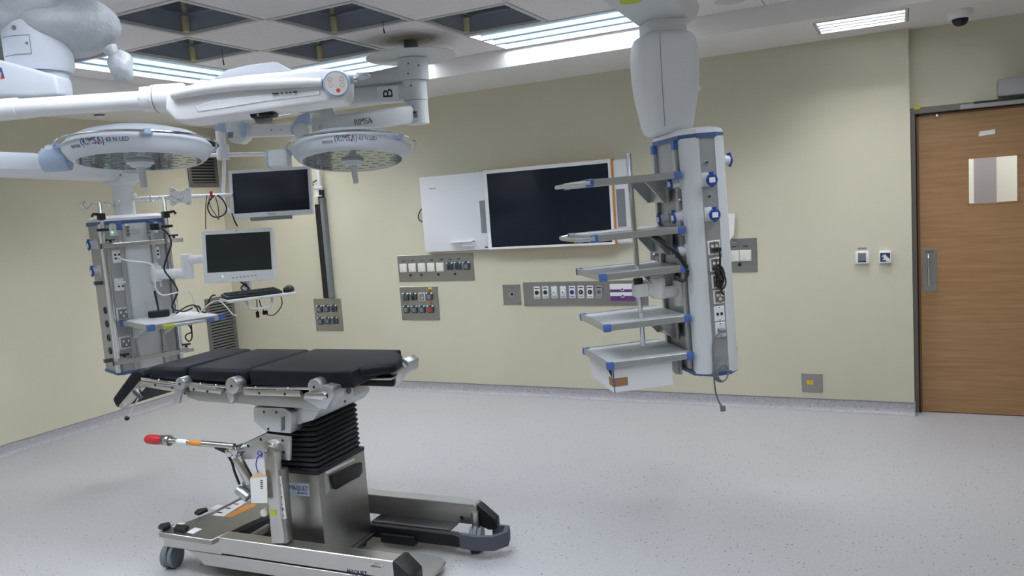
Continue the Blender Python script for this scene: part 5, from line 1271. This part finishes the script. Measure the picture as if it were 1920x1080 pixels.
# drop stem from the RIMSA arm to the lamp
sb = CF.l(mR @ V((-.12, .12, .06))); st0 = CF.v(600, 240, -.6)
obj('drop_stem', tube(B(), [(st0.x, st0.y, st0.z), (st0.x*.6+sb.x*.4, st0.y*.6+sb.y*.4, st0.z-.03), (sb.x, sb.y, sb.z)], .03, 16, 5), 'grey', lbm)

# ---------------------------------------------------------------- screen hung from arm B
MD = 5.3
o = atd(418, 290, MD); CM = Fr(o.x, o.y, CA)
def cm(pts, v=0): return [CM.v(x, y, v) for x, y in pts]
sa = thing('screen_hanger', 'white jointed arm with pale blue knuckles carrying the hanging flat screen', 'monitor arm', CM, 1.85)
def cyp(name, a, b_, r_, m_, par, va=0, vb=0, **k): return obj(name, cyl(B(), CM.v(*a, va), CM.v(*b_, vb), r_, **k), m_, par)
jr = obj('right_knuckle', prism(B(), cm([(544, 238), (559, 216), (578, 209), (581, 232), (566, 236), (556, 252), (547, 252)], -.05), (0, .1, 0), .008, 2), 'pale', sa)
cyp('knuckle_barrel', (565, 246), (566, 246.5), .052, 'grey', jr, -.055, .055, n=28, r=.006)
obj('upper_link', tube(B(), [CM.v(572, 212, 0), CM.v(584, 200, 0), CM.v(590, 190, 0)], .03, 14), 'grey', sa)
obj('link_arm', prism(B(), cm([(455, 235), (548, 232), (554, 253), (458, 257)], -.035), (0, .07, 0), .005, 2), 'white', sa)
for x, y in ((509, 243.5), (528, 243.5)): screw('arm_screw', CM.v(x, y, -.036), (0, -1, 0), .005, 'mgrey', sa, .001)
jl = obj('left_knuckle', prism(B(), cm([(425, 240), (436, 220), (457, 215), (463, 226), (463, 258), (452, 269), (432, 267), (425, 256)], -.06), (0, .12, 0), .012, 2), 'grey', sa)
obj('knuckle_disc', prism(B(), cm([(449, 238), (457, 229), (462, 232), (462, 252), (456, 259), (449, 252)], -.066), (0, .008, 0), .002, 1), 'pale', jl)
obj('knuckle_cap', prism(B(), cm([(401, 246), (403, 235), (410, 230), (422, 231), (424, 247)], -.03), (0, .06, 0), .006, 2), 'pale', jl)
obj('knuckle_label', prism(B(), cm([(427, 248), (437, 247), (437, 258), (427, 259)], -.0615), (0, .002, 0)), 'greyp', jl)
cyp('post', (413, 246), (418, 300), .032, 'white', sa, n=20); cyp('post_collar', (417, 271), (419, 299), .042, 'white', sa, n=24, r=.004)
obj('crossbar', cyl(B(), CM.v(375, 291.5, 0), CM.v(545, 288, 0), .0135, n=14), 'white', sa)
obj('carrier_tube', tube(B(), cm([(420, 297), (420, 330), (418, 365), (420, 382), (427, 394), (442, 403)], .03), .0125, 12, 4), 'white', sa)
def quad_frame(tl_, tr_, br_, bl_, d):
    a, b_, c, e = [atd(x, y, d) for x, y in (tl_, tr_, br_, bl_)]
    x = ((b_-a)+(c-e)).normalized(); z = ((a-e)+(b_-c)); z = (z-x*z.dot(x)).normalized(); y = z.cross(x)   # y points away from viewer
    w_ = ((b_-a).length+(c-e).length)/2; h_ = ((a-e).length+(b_-c).length)/2
    mx = Matrix((x, y, z)).transposed().to_4x4(); mx.translation = (a+b_+c+e)/4
    return mx, w_/2, h_/2
def local_rect(mx, pts, d):
    inv = mx.inverted(); q = []
    for x, y in pts:
        c = inv @ CAM; r_ = inv.to_3x3() @ ray(x, y); q.append(c+r_*((d-c.y)/r_.y))
    xs_ = [p.x for p in q]; zs_ = [p.z for p in q]
    return (q[0].x+q[3].x)/2, (q[1].x+q[2].x)/2, (q[2].z+q[3].z)/2, (q[0].z+q[1].z)/2
def monitor(name, label, quad, inner, d, scr, body, thick=.05, r_=.012):
    mx, w_, h_ = quad_frame(*quad, d); t = thing_m(name, label, 'monitor', mx)
    i = local_rect(mx, inner, 0)
    bz = B(); box(bz, (-w_, .004, -h_), (w_, thick, h_), r_, 3); obj('back_cover', bz, body, t)
    fb = B()
    for lo, hi in (((-w_+.003, -h_+.003), (i[0], h_-.003)), ((i[1], -h_+.003), (w_-.003, h_-.003)), ((i[0], -h_+.003), (i[1], i[2])), ((i[0], i[3]), (i[1], h_-.003))): box(fb, (lo[0], -.002, lo[1]), (hi[0], .012, hi[1]))
    f_ = obj('bezel', fb, body, t); obj('screen', box(B(), (i[0], .002, i[2]), (i[1], .008, i[3])), scr, t)
    return t, mx, w_, h_, i
t, mxm, w_, h_, ii = monitor('flat_screen', 'white framed flat screen with black display hanging from the jointed arm', ((421, 319), (577, 312), (592, 399), (439, 411)), ((431, 325), (574, 318), (583.5, 391), (443, 402)), MD, 'screen', 'white')
text('maker_lettering', 'Panasonic', 'greyp', t, (.0, -.003, -h_+.018), (1, 0, 0), (0, 0, 1), .011, w=.055, align='CENTER')
obj('vesa_block', box(B(), (-.08, .05, -.08), (.08, .09, .08), .006, 1), 'white', t); obj('lower_ledge', box(B(), (-w_*.55, .01, -h_-.02), (w_*.45, .045, -h_+.004), .004, 1), 'greyp', t)
obj('cable_end', tube(B(), [mxm.inverted() @ atd(435, 400, MD), mxm.inverted() @ atd(440, 415, MD), mxm.inverted() @ atd(445, 424, MD)], .005, 6), 'black', t)

# ================================================================ NEAR BOOM WITH TOUCH PANEL
ND = 2.62
o = atd(330, 185, ND); CN = Fr(o.x, o.y, CA)
def cn_(pts, v=0): return [CN.v(x, y, v) for x, y in pts]
nb = thing('boom_handle_arm', 'white boom arm with moulded grip and round red-marked touch panel', 'ceiling arm', CN, 2.0)
p0, p1 = CN.v(-260, 223, 0), CN.v(285, 187, 0)
obj('boom_tube', cyl(B(), p0, p1, .031, n=32), 'white', nb); obj('tube_sleeve', cyl(B(), p0, CN.v(36, 203, 0), .0345, n=32, r=.002), 'white', nb)
dt = (p1-p0).normalized()
c_ = CN.v(268, 187, 0)
obj('rotary_collar', cyl(B(), c_, c_+dt*.05, .042, n=36, r=.01), 'white', nb); obj('collar_ring', cyl(B(), c_+dt*.035, c_+dt*.14, .046, n=36, r=.008), 'white', nb)
obj('collar_gap', cyl(B(), c_+dt*.047, c_+dt*.05, .0467, n=36), 'greyp', nb)
bd = B(); prism(bd, cn_([(312, 172), (345, 161), (400, 148), (460, 140), (540, 133), (600, 129), (638, 128), (648, 140), (649, 175), (642, 188), (560, 199), (440, 216), (345, 229), (328, 228), (318, 215), (308, 206)], -.055), (0, .15, 0), .016, 3); obj('arm_body', bd, 'white', nb, ang=40)
obj('grip_bar', tube(B(), cn_([(322, 178), (345, 173), (385, 166), (440, 160), (500, 157), (560, 155), (604, 154)], -.062), [.016, .018, .019, .018, .017, .016, .013], 16, 0), 'white', nb, ang=70)
obj('lower_ridge', prism(B(), cn_([(365, 200), (400, 188), (470, 180), (560, 172), (600, 168), (600, 178), (500, 190), (420, 203), (370, 210)], -.0575), (0, .02, 0), .002, 1), 'white', nb)
obj('top_cover', prism(B(), cn_([(400, 148), (425, 131), (470, 121), (512, 116), (520, 117), (546, 131), (560, 133)], .02), (0, .1, 0), .008, 2), 'midg', nb)
pc = CN.v(630, 158, -.057); nrm = V((.30, -.95, -.06)).normalized()
dk = obj('panel_ring', cyl(B(), pc+nrm*-.02, pc+nrm*.012, .0415, n=40, r=.005), 'pale', nb)
obj('touch_panel', cyl(B(), pc+nrm*.01, pc+nrm*.0145, .0365, n=40), 'plast', dk)
px_ = Z_.cross(nrm)*-1; px_.normalize(); py_ = px_.cross(nrm)*1.0
if py_.z < 0: py_ = -py_
if px_.x < 0: px_ = -px_
M['pinkp'] = mat('pink_print', (240, 150, 140), .5); M['coral'] = mat('coral_print', (244, 96, 84), .5)
for ux, uy, r_, full in ((-.02, .014, .007, 0), (.017, .014, .007, 0), (-.018, -.004, .007, 0), (.018, -.004, .007, 0), (.004, -.021, .0068, 1)):
    c2 = pc+nrm*.0146+px_*ux+py_*uy
    if full: obj('stop_key', cyl(B(), c2, c2+nrm*.0006, r_, n=20), 'coral', dk)
    else:
        m2 = Matrix((px_, py_, nrm)).transposed().to_4x4(); m2.translation = c2; obj('panel_key', torus(B(), (0, 0, 0), r_*.9, .0008, 20, 5, m2), 'pinkp', dk)
lk = B()
for k, (x, y) in enumerate(((514, 175.5), (520, 175), (528, 174.5), (537, 174), (544, 173.5), (553, 172.5))):
    q = CN.v(x, y, -.0635); box(lk, (q.x-(.006 if k in (0, 5) else .003), q.y-.001, q.z-.0018), (q.x+(.006 if k in (0, 5) else .003), q.y+.004, q.z+.0018))
obj('worn_lettering', lk, 'blk', nb)
obj('end_nozzle', cyl(B(), CN.v(636, 148, .02), CN.v(662, 148, .04), .024, .017, n=20, r=.003), 'pale', nb)
obj('end_fitting', cyl(B(), CN.v(660, 148, .04), CN.v(670, 150, .045), .007, n=12), 'chrome', nb)
def lump(name, ctr, rad, seed, m, par, n=14, amp=.25, fr=None):
    rnd = random.Random(seed); b0 = B(); ph = [(rnd.uniform(1, 3.5), rnd.uniform(0, 6.3), rnd.uniform(1, 4), rnd.uniform(0, 6.3)) for _ in range(5)]
    rings = []
    for i in range(n+1):
        a = math.pi*i/n; ring = []
        for k in range(2*n):
            b_ = math.pi*k/n
            s = 1+amp*sum(math.sin(f1*b_*round(1)+p1) if False else math.sin(round(f1)*b_+p1)*math.sin(f2*a+p2) for f1, p1, f2, p2 in ph)/3*math.sin(a)
            ring.append(V((ctr[0]+rad[0]*s*max(math.sin(a), .01)*math.cos(b_), ctr[1]+rad[1]*s*max(math.sin(a), .01)*math.sin(b_), ctr[2]-rad[2]*s*math.cos(a))))
        rings.append(ring)
    return obj(name, loft(b0, rings), m, par, ang=80)
lump('film_scrap', CN.v(678, 141, .05), (.026, .02, .014), 3, 'bag', nb, 10, .5)
# clamp under the boom
kb = obj('rail_clamp', prism(B(), cn_([(467, 209), (509, 202), (510, 208), (514, 212), (511, 217), (471, 222), (468, 216)], -.03), (0, .06, 0), .003, 1), 'black', nb)
screw('clamp_screw', CN.v(484, 216, -.031), (0, -1, 0), .005, 'chrome', kb, .002)
obj('clamp_rubber', prism(B(), cn_([(475, 221), (506, 218), (504, 229), (480, 232)], -.02), (0, .04, 0), .004, 1), 'mgrey', nb)
obj('ceiling_post', cyl(B(), (p0.x, p0.y, p0.z-.04), (p0.x, p0.y, ZT+.02), .06, n=28), 'white', nb)
# torn plastic film hanging from the middle arm
q = CM.v(600, 214, -.1); fm2 = thing('torn_film', 'torn scrap of clear plastic film hanging from arm B', 'plastic film', Fr(*CM.w(q.x, q.y, 0)[:2], CA), q.z)
KF = Fr(fm2.location.x, fm2.location.y, CA)
fb = B(); prism(fb, [KF.v(x, y, 0) for x, y in ((556, 204), (622, 200), (628, 222), (612, 220), (596, 214), (575, 213), (558, 212))], (0, .012, 0), .003, 1); obj('film', fb, 'bag', fm2)

# ================================================================ WRAPPED CEILING HUB
HD = 3.0
o = atd(72, 90, HD); CH = Fr(o.x, o.y, CA)
wh = thing('ceiling_hub', 'white ceiling hub of the near light arms with an access panel', 'ceiling arm', CH, 2.2)
def hz(y, x=72): return zat(x, y, CH.x, CH.y)
obj('hub_body', lathe(B(), [(.05, hz(30)), (.09, hz(38)), (.112, hz(52)), (.117, hz(70)), (.116, hz(128)), (.106, hz(138)), (.001, hz(138))], 48), 'lamp', wh)
obj('lower_barrel', cyl(B(), (.015, 0, hz(190)), (.015, 0, hz(136)), .078, n=36, r=.004), 'lamp', wh); obj('barrel_gap', cyl(B(), (.015, 0, hz(137)), (.015, 0, hz(134)), .084, n=36), 'mgrey', wh)
obj('ceiling_pipe', cyl(B(), (0, 0, hz(40)), (0, 0, ZT+.02), .07, n=28), 'lamp', wh)
aw = [CH.v(x, y, -.17) for x, y in ((-300, 55), (0, 112), (60, 128), (104, 141), (110, 178), (60, 182), (0, 180), (-300, 175))]
obj('slanted_arm', prism(B(), aw, (0, .11, 0), .012, 3), 'lamp', wh)
q = CH.v(2, 140, -.0615); lg = B(); prism(lg, [CH.v(x, y, -.1715) for x, y in ((-4, 146), (0, 126), (3, 127), (9, 147), (6, 147), (1, 133), (-1, 146))], (0, -.001, 0)); obj('logo_mark', lg, 'bluep', wh)
lg = B(); prism(lg, [CH.v(x, y, -.1715) for x, y in ((1, 148), (3, 136), (6, 147))], (0, -.001, 0)); obj('logo_mark', lg, 'redp', wh)
ap = B()
for a0, a1, z0, z1 in ((-128, -72, hz(78), hz(79)), (-128, -72, hz(112), hz(113)), (-73, -72, hz(112), hz(78))):
    n_ = 10; ring = [(  .1185*math.cos(R(a0+(a1-a0)*k/n_)),   .1185*math.sin(R(a0+(a1-a0)*k/n_))) for k in range(n_+1)]
    for (x0, y0), (x1, y1) in zip(ring, ring[1:]): prism(ap, [(x0, y0, z0), (x1, y1, z0), (x1, y1, z1), (x0, y0, z1)], (x0*.004, y0*.004, 0))
obj('access_panel_joint', ap, 'mgrey', wh)
for a, y, r_ in ((-97, 64, .008), (-78, 93, .005)):
    d = V((math.cos(R(a)), math.sin(R(a)), 0)); screw('hub_screw', d*.116+V((0, 0, hz(y))), d, r_, 'mgrey', wh, .003)
q = CH.v(95, 38, .1)
bg = thing('plastic_cover', 'crumpled translucent plastic bag wrapped round the ceiling hub', 'plastic cover', CH, 2.45)
lump('bag', (.075, .06, hz(44)), (.185, .17, .12), 11, 'bag', bg, 26, .22)
lump('bag_fold', (-.12, -.02, hz(22)), (.2, .16, .08), 5, 'bag', bg, 20, .3)
q = CH.v(228, 125, .06); lump('bag_end', (q.x, q.y, q.z), (.05, .04, .062), 21, 'bag', bg, 14, .25)
q2 = CH.v(205, 90, .06); obj('bag_twist', tube(B(), [q2, (q2+q)/2, q], [.03, .016, .03], 10), 'bag', bg)
# upper boom segment with a green spot, above the tube
ua = [onz(x, y, 2.42) for x, y in ((-120, 238), (0, 228), (60, 222), (118, 213), (130, 209), (60, 204), (-120, 198))]
cx_ = sum(p.x for p in ua)/len(ua); cy_ = sum(p.y for p in ua)/len(ua)
UB = Fr(cx_, cy_, 0); ub = thing('ceiling_boom', 'white upper ceiling boom with a green spot on its underside', 'ceiling arm', UB, 2.42)
obj('boom_beam', prism(B(), [(p.x-cx_, p.y-cy_, 2.42) for p in ua], (0, 0, .12), .008, 2), 'white', ub)
g_ = onz(85, 213, 2.419); obj('green_spot', cyl(B(), (g_.x-cx_, g_.y-cy_, 2.4205), (g_.x-cx_, g_.y-cy_, 2.418), .05, n=24), 'lime', ub)
obj('ceiling_column', cyl(B(), (ua[0].x-cx_, ua[0].y-cy_+.1, 2.5), (ua[0].x-cx_, ua[0].y-cy_+.1, 2.84), .09, n=24), 'white', ub)

# first light: spring arm coming from the hub's side of the room
e0 = mL @ V((-.43, -.05, -.02)); e1 = CH.w(-1.1, .3, 2.1)
AF = Fr(e0.x, e0.y, CA)
sp_ = thing('spring_arm', 'pale grey spring arm holding the large surgical light from the side', 'ceiling arm', AF, 2.0)
x0 = AF.l(e0)
a_, b_ = AF.v(100, 304, 0), AF.v(-200, 296, 0)
obj('arm_body', loft(B(), [[(p.x, p.y+dy, p.z+dz_) for dy, dz_ in ((-.035, -h_), (.035, -h_), (.05, 0), (.035, h_), (-.035, h_), (-.05, 0))] for p, h_ in ((b_, .042), (a_+(b_-a_)*.1, .04), (a_, .03), (x0, .03))]), 'lamp', sp_, ang=50)
obj('arm_nose', prism(B(), [AF.v(x, y, -.03) for x, y in ((65, 296), (84, 287), (100, 290), (106, 300))], (0, .06, 0), .005, 2), 'white', sp_)
obj('end_post', cyl(B(), (b_.x, b_.y, b_.z), (b_.x, b_.y, ZT-.001), .05, n=20), 'lamp', sp_)
# ================================================================ COMPUTER ON THE EQUIPMENT PENDANT
PD = 5.05
t, mxp, w_, h_, ii = monitor('computer_monitor', 'white rounded all-in-one computer above the keyboard tray', ((371, 433), (505, 427), (522, 523), (388, 532)), ((381.5, 440.5), (503, 434.5), (513, 503.5), (392.5, 513)), PD, 'screen2', 'white', .06, .024)
inv = mxp.inverted()
def pm(x, y, off=0):
    c = inv @ CAM; r_ = inv.to_3x3() @ ray(x, y); return c+r_*((off-c.y)/r_.y)
obj('power_light', sphere(B(), pm(417.5, 518.5, -.002), .004, 6), 'led', t)
for k in range(7):
    q = pm(437+k*7, 521-k*.8, -.003); obj('touch_key', cbox(B(), q, (.012, .001, .006)), 'greyp', t)
obj('webcam', cyl(B(), pm(443, 432.5, -.002), pm(443, 432.5, -.004), .004, n=10), 'dark', t)
obj('mount_block', box(B(), (-.06, .06, -.1), (.06, .1, .06), .008, 2), 'white', t)
am = thing('workstation_mount', 'white swivel arm and keyboard tray fixed to the equipment pendant', 'monitor arm', L0, 1.3)
base = lv(293, 514, -.05); e1 = L0.l(atd(352, 505, 5.22)); e2 = L0.l(atd(366, 494, 5.15)); e3 = L0.l(mxp @ V((0, .09, 0)))
obj('wall_block', box(B(), (base.x-.035, -.07, base.z-.05), (base.x+.035, .0, base.z+.055), .008, 2), 'white', am)
obj('block_cap', cyl(B(), (base.x, -.04, base.z+.05), (base.x, -.04, base.z+.075), .024, n=18), 'grey', am)
def bar(nm, a, b_, hw, hh):
    a, b_ = V(a), V(b_); d = (b_-a); d.z = 0; d.normalize(); s = V((-d.y, d.x, 0)); secs = []
    for p in (a, b_): secs.append([p+s*hw*x+V((0, 0, hh*z)) for x, z in ((-1, -.6), (-.6, -1), (.6, -1), (1, -.6), (1, .6), (.6, 1), (-.6, 1), (-1, .6))])
    return obj(nm, loft(B(), secs), 'white', am, ang=50)
bar('lower_arm', (base.x, -.04, base.z), (e1.x, e1.y, base.z-.01), .035, .032)
zj = base.z+.03
obj('elbow', cyl(B(), (e1.x, e1.y, base.z-.045), (e1.x, e1.y, zj+.09), .038, n=22, r=.006), 'white', am)
bar('upper_arm', (e1.x, e1.y, zj+.05), (e3.x, e3.y, zj+.05), .03, .028)
tp_ = L0.l(mxp @ V((.02, .08, -h_+.02)))
kz = 1.272
kq = [L0.z(x, y, kz) for x, y in ((404, 551), (520, 536), (557, 547), (428, 563))]
obj('tray_post', tube(B(), [(tp_.x, tp_.y, tp_.z+.1), (tp_.x, tp_.y, kz-.02)], .03, 14), 'white', am)
# tray rectangle from its near edge
na, nb_ = kq[3], kq[2]; ex = (nb_-na); ex.z = 0; wl_ = ex.length; ex.normalize(); ey = V((-ex.y, ex.x, 0))
if ey.y < 0: ey = -ey
kc = (na+nb_)/2
def tray_pt(a, b_, z): return V((kc.x, kc.y, 0))+ex*a+ey*b_+V((0, 0, z))
TD = .2
tr = obj('keyboard_tray', prism(B(), [tray_pt(-wl_/2, 0, kz-.017), tray_pt(wl_/2, 0, kz-.017), tray_pt(wl_/2+.0, TD, kz-.017), tray_pt(-wl_/2+.0, TD, kz-.017)], (0, 0, .016), .005, 2), 'white', am)
h0, h1 = tray_pt(-.09, .04, kz-.012), tray_pt(.06, .04, kz-.012)
obj('tray_handle', tube(B(), [h0, h0+V((0, 0, -.04))+ex*.01, h0+V((0, 0, -.06))+ex*.035, h1+V((0, 0, -.06))-ex*.035, h1+V((0, 0, -.04))-ex*.005, h1], .008, 10, 3), 'white', am)
# keyboard with key rows, mouse
ow = L0.w(*tray_pt(-wl_*.09, .1, kz)[:2], 0); kan = math.degrees(math.atan2(ex.y, ex.x))+ANG
KB = Fr(ow.x, ow.y, kan); kw = wl_*.40; KP = (2*kw-.02)/15
kb = thing('keyboard', 'black computer keyboard lying on the white tray', 'keyboard', KB, kz)
obj('keyboard_body', prism(B(), [(-kw, -.07, kz), (-kw, .07, kz), (-kw, .07, kz+.026), (-kw, -.07, kz+.014)], (2*kw, 0, 0), .004, 2), 'black', kb)
for r_ in range(5):
    y = -.052+r_*.025; z = kz+.0165+(y+.07)*.086
    for k in range(15):
        if r_ == 0 and 4 <= k <= 8:
            if k == 4: obj('space_bar', box(B(), (-kw+.012+k*KP, y-.009, z), (-kw+.012+k*KP+5*KP-.004, y+.009, z+.005), .001, 1), 'rubber', kb)
            continue
        if r_ == 0 and k == 0:
            key = obj('key', box(B(), (0, -.009, 0), (KP-.004, .009, .005), .001, 1), 'rubber', kb); kme = key.data
        else:
            key = bpy.data.objects.new('key', kme); col.objects.link(key); key.parent = kb
        key.location = (-kw+.012+k*KP, y, z-kz)
mw = L0.w(*tray_pt(wl_/2-.022, .08, kz)[:2], 0)
ms_ = thing('computer_mouse', 'black computer mouse at the end of the keyboard tray', 'mouse', Fr(mw.x, mw.y, kan+60), kz)
obj('mouse_body', loft(B(), [sq(a, b_, z, 24, 2.6) for a, b_, z in ((.05, .028, kz), (.054, .031, kz+.008), (.05, .028, kz+.022), (.034, .018, kz+.033), (.01, .006, kz+.037))]), 'black', ms_, ang=60)
obj('scroll_wheel', cyl(B(), (.026, -.004, kz+.031), (.026, .004, kz+.031), .008, n=14), 'mgrey', ms_)

# ---------------------------------------------------------------- bracket with plate for a second screen
o = atd(252, 372, 5.28); BF = Fr(o.x, o.y, CA)
bf = thing('screen_bracket', 'white horizontal tube with an empty cross shaped screen plate', 'bracket', BF, BF.v(340, 370, 0).z)
obj('tube', cyl(B(), BF.v(251, 372.5, 0), BF.v(436, 366, 0), .0135, n=16), 'white', bf)
obj('tube_knuckle', sphere(B(), BF.v(250, 366, 0), .022, 8), 'plast', bf)
pl_ = obj('screen_plate', prism(B(), [BF.v(x, y, -.03) for x, y in ((317, 353), (320, 351), (326, 352), (333, 358), (343, 358), (350, 352), (355, 351), (358, 353), (360, 382), (357, 385), (352, 385), (345, 380), (334, 381), (327, 386), (322, 386), (319, 383))], (0, .008, 0), .002, 1), 'plast', bf)
for x, y, s in ((324, 357, 1), (352, 356, -1), (326, 380, -1), (353, 380, 1)):
    q = BF.v(x, y, -.0305); obj('plate_slot', prism(B(), [(q.x-.012, q.y, q.z-.01*s), (q.x+.012, q.y, q.z+.01*s), (q.x+.014, q.y, q.z+.008*s), (q.x-.01, q.y, q.z-.012*s)], (0, -.001, 0)), 'greyp', pl_)
obj('plate_stem', cyl(B(), BF.v(339, 369, -.025), BF.v(339, 369, .0), .02, n=14), 'white', bf)

# ---------------------------------------------------------------- cables
def cable(name, label, pts, r_, m, d=None, fr=None, v=0, ends=(), k=6):
    """loose cable through photo points, at the distance of what it hangs from"""
    w3 = [(atd(x, y, d) if fr is None else fr.w(*fr.v(x, y, v))) for x, y in pts]
    f = Fr(w3[0].x, w3[0].y, 0); t = thing(name, label, 'cable', f, min(p.z for p in w3))
    loc = [V((p.x-f.x, p.y-f.y, p.z)) for p in w3]
    obj('cord', tube(B(), loc, r_, 7, k), m, t)
    for i_, nm, s, m2 in ends:
        p = loc[i_]; obj(nm, box(B(), (p.x-s[0], p.y-s[1], p.z-s[2]), (p.x+s[0], p.y+s[1], p.z+s[2]), .004, 1), m2, t)
    return t
def klead(name, pts, r_, end):
    q = [KB.v(x, y, -.02) for x, y in pts]
    o = obj(name, tube(B(), q, r_, 7, 6), 'black', kb); p = q[end[0]]; s = end[1]
    obj('plug', box(B(), (p.x-s[0], p.y-s[1], p.z-s[2]), (p.x+s[0], p.y+s[1], p.z+s[2]), .003, 1), 'black', o)
cable('cable_bundle', 'loops of black cable hanging from the empty screen bracket', [(402, 366), (392, 378), (390, 392), (398, 405), (410, 407), (421, 401), (425, 390), (418, 375), (408, 366)], .005, 'black', 5.25)
cable('cable_bundle', 'thin red-tipped black leads hanging from the screen bracket', [(396, 364), (392, 375), (396, 390), (404, 402), (410, 411), (409, 388), (404, 370)], .0032, 'dgrey', 5.2, ends=((0, 'red_plug', (.008, .008, .02), 'red'),))
cable('hanging_lead', 'single thin black lead hanging straight down beside the screen bracket', [(388, 366), (386, 385), (385.5, 405), (386, 430)], .0028, 'black', 5.26)
cable('power_lead', 'black power lead plugged into the equipment pendant and draped to the shelf', [(290, 425), (302, 428), (316, 440), (321, 458), (313, 482), (308, 505), (320, 523), (333, 545), (326, 565), (324, 578), (345, 584), (370, 574), (378, 584), (386, 586)], .0055, 'black', 5.08, ends=((0, 'plug', (.022, .02, .022), 'black'),))
cable('network_cable', 'white network cable sagging from the equipment pendant to the shelf', [(222, 482), (236, 488), (262, 491), (282, 495), (291, 508), (292, 540), (305, 553), (330, 549), (352, 546), (361, 560), (363, 582)], .0045, 'plast', 5.06)
cable('white_lead', 'white lead curving from the keyboard tray down past the grille', [(372, 588), (392, 570), (410, 564), (424, 575), (436, 589), (444, 592)], .004, 'plast', 4.95)
cable('black_lead', 'black leads running from the shelf to the keyboard tray', [(330, 588), (350, 575), (366, 573), (374, 585), (388, 572), (396, 556), (404, 553)], .005, 'black', 4.97)
cable('shelf_lead', 'loop of black lead hanging below the pendant shelf', [(348, 605), (358, 615), (360, 632), (355, 640), (348, 634), (350, 627), (359, 622), (358, 606)], .0045, 'black', 5.0)
klead('keyboard_lead', [(526, 553), (529, 568), (524, 580), (514, 590), (505, 591), (497, 586), (490, 575), (486, 562)], .0032, (5, (.014, .01, .012)))
klead('hanging_plug_lead', [(481, 558), (482, 575), (483, 590)], .003, (2, (.009, .006, .018)))
cable('monitor_lead', 'black leads bunched between the computer and its tray', [(450, 528), (458, 534), (466, 541), (458, 546), (452, 540), (460, 533), (470, 545)], .005, 'black', 5.1)
# power adapter on the shelf
q = onz(299, 594, ZSH); aw_ = thing('power_adapter', 'black power adapter brick lying on the pendant shelf', 'adapter', Fr(q.x, q.y, 50), ZSH+.003)
obj('adapter_body', box(B(), (-.065, -.04, ZSH+.003), (.065, .045, ZSH+.042), .006, 2), 'black', aw_)
obj('adapter_lead', tube(B(), [(0, .02, ZSH+.038), (-.005, .03, ZSH+.09), (-.01, .04, ZSH+.14), (-.012, .045, ZSH+.17)], .006, 8, 4), 'black', aw_)
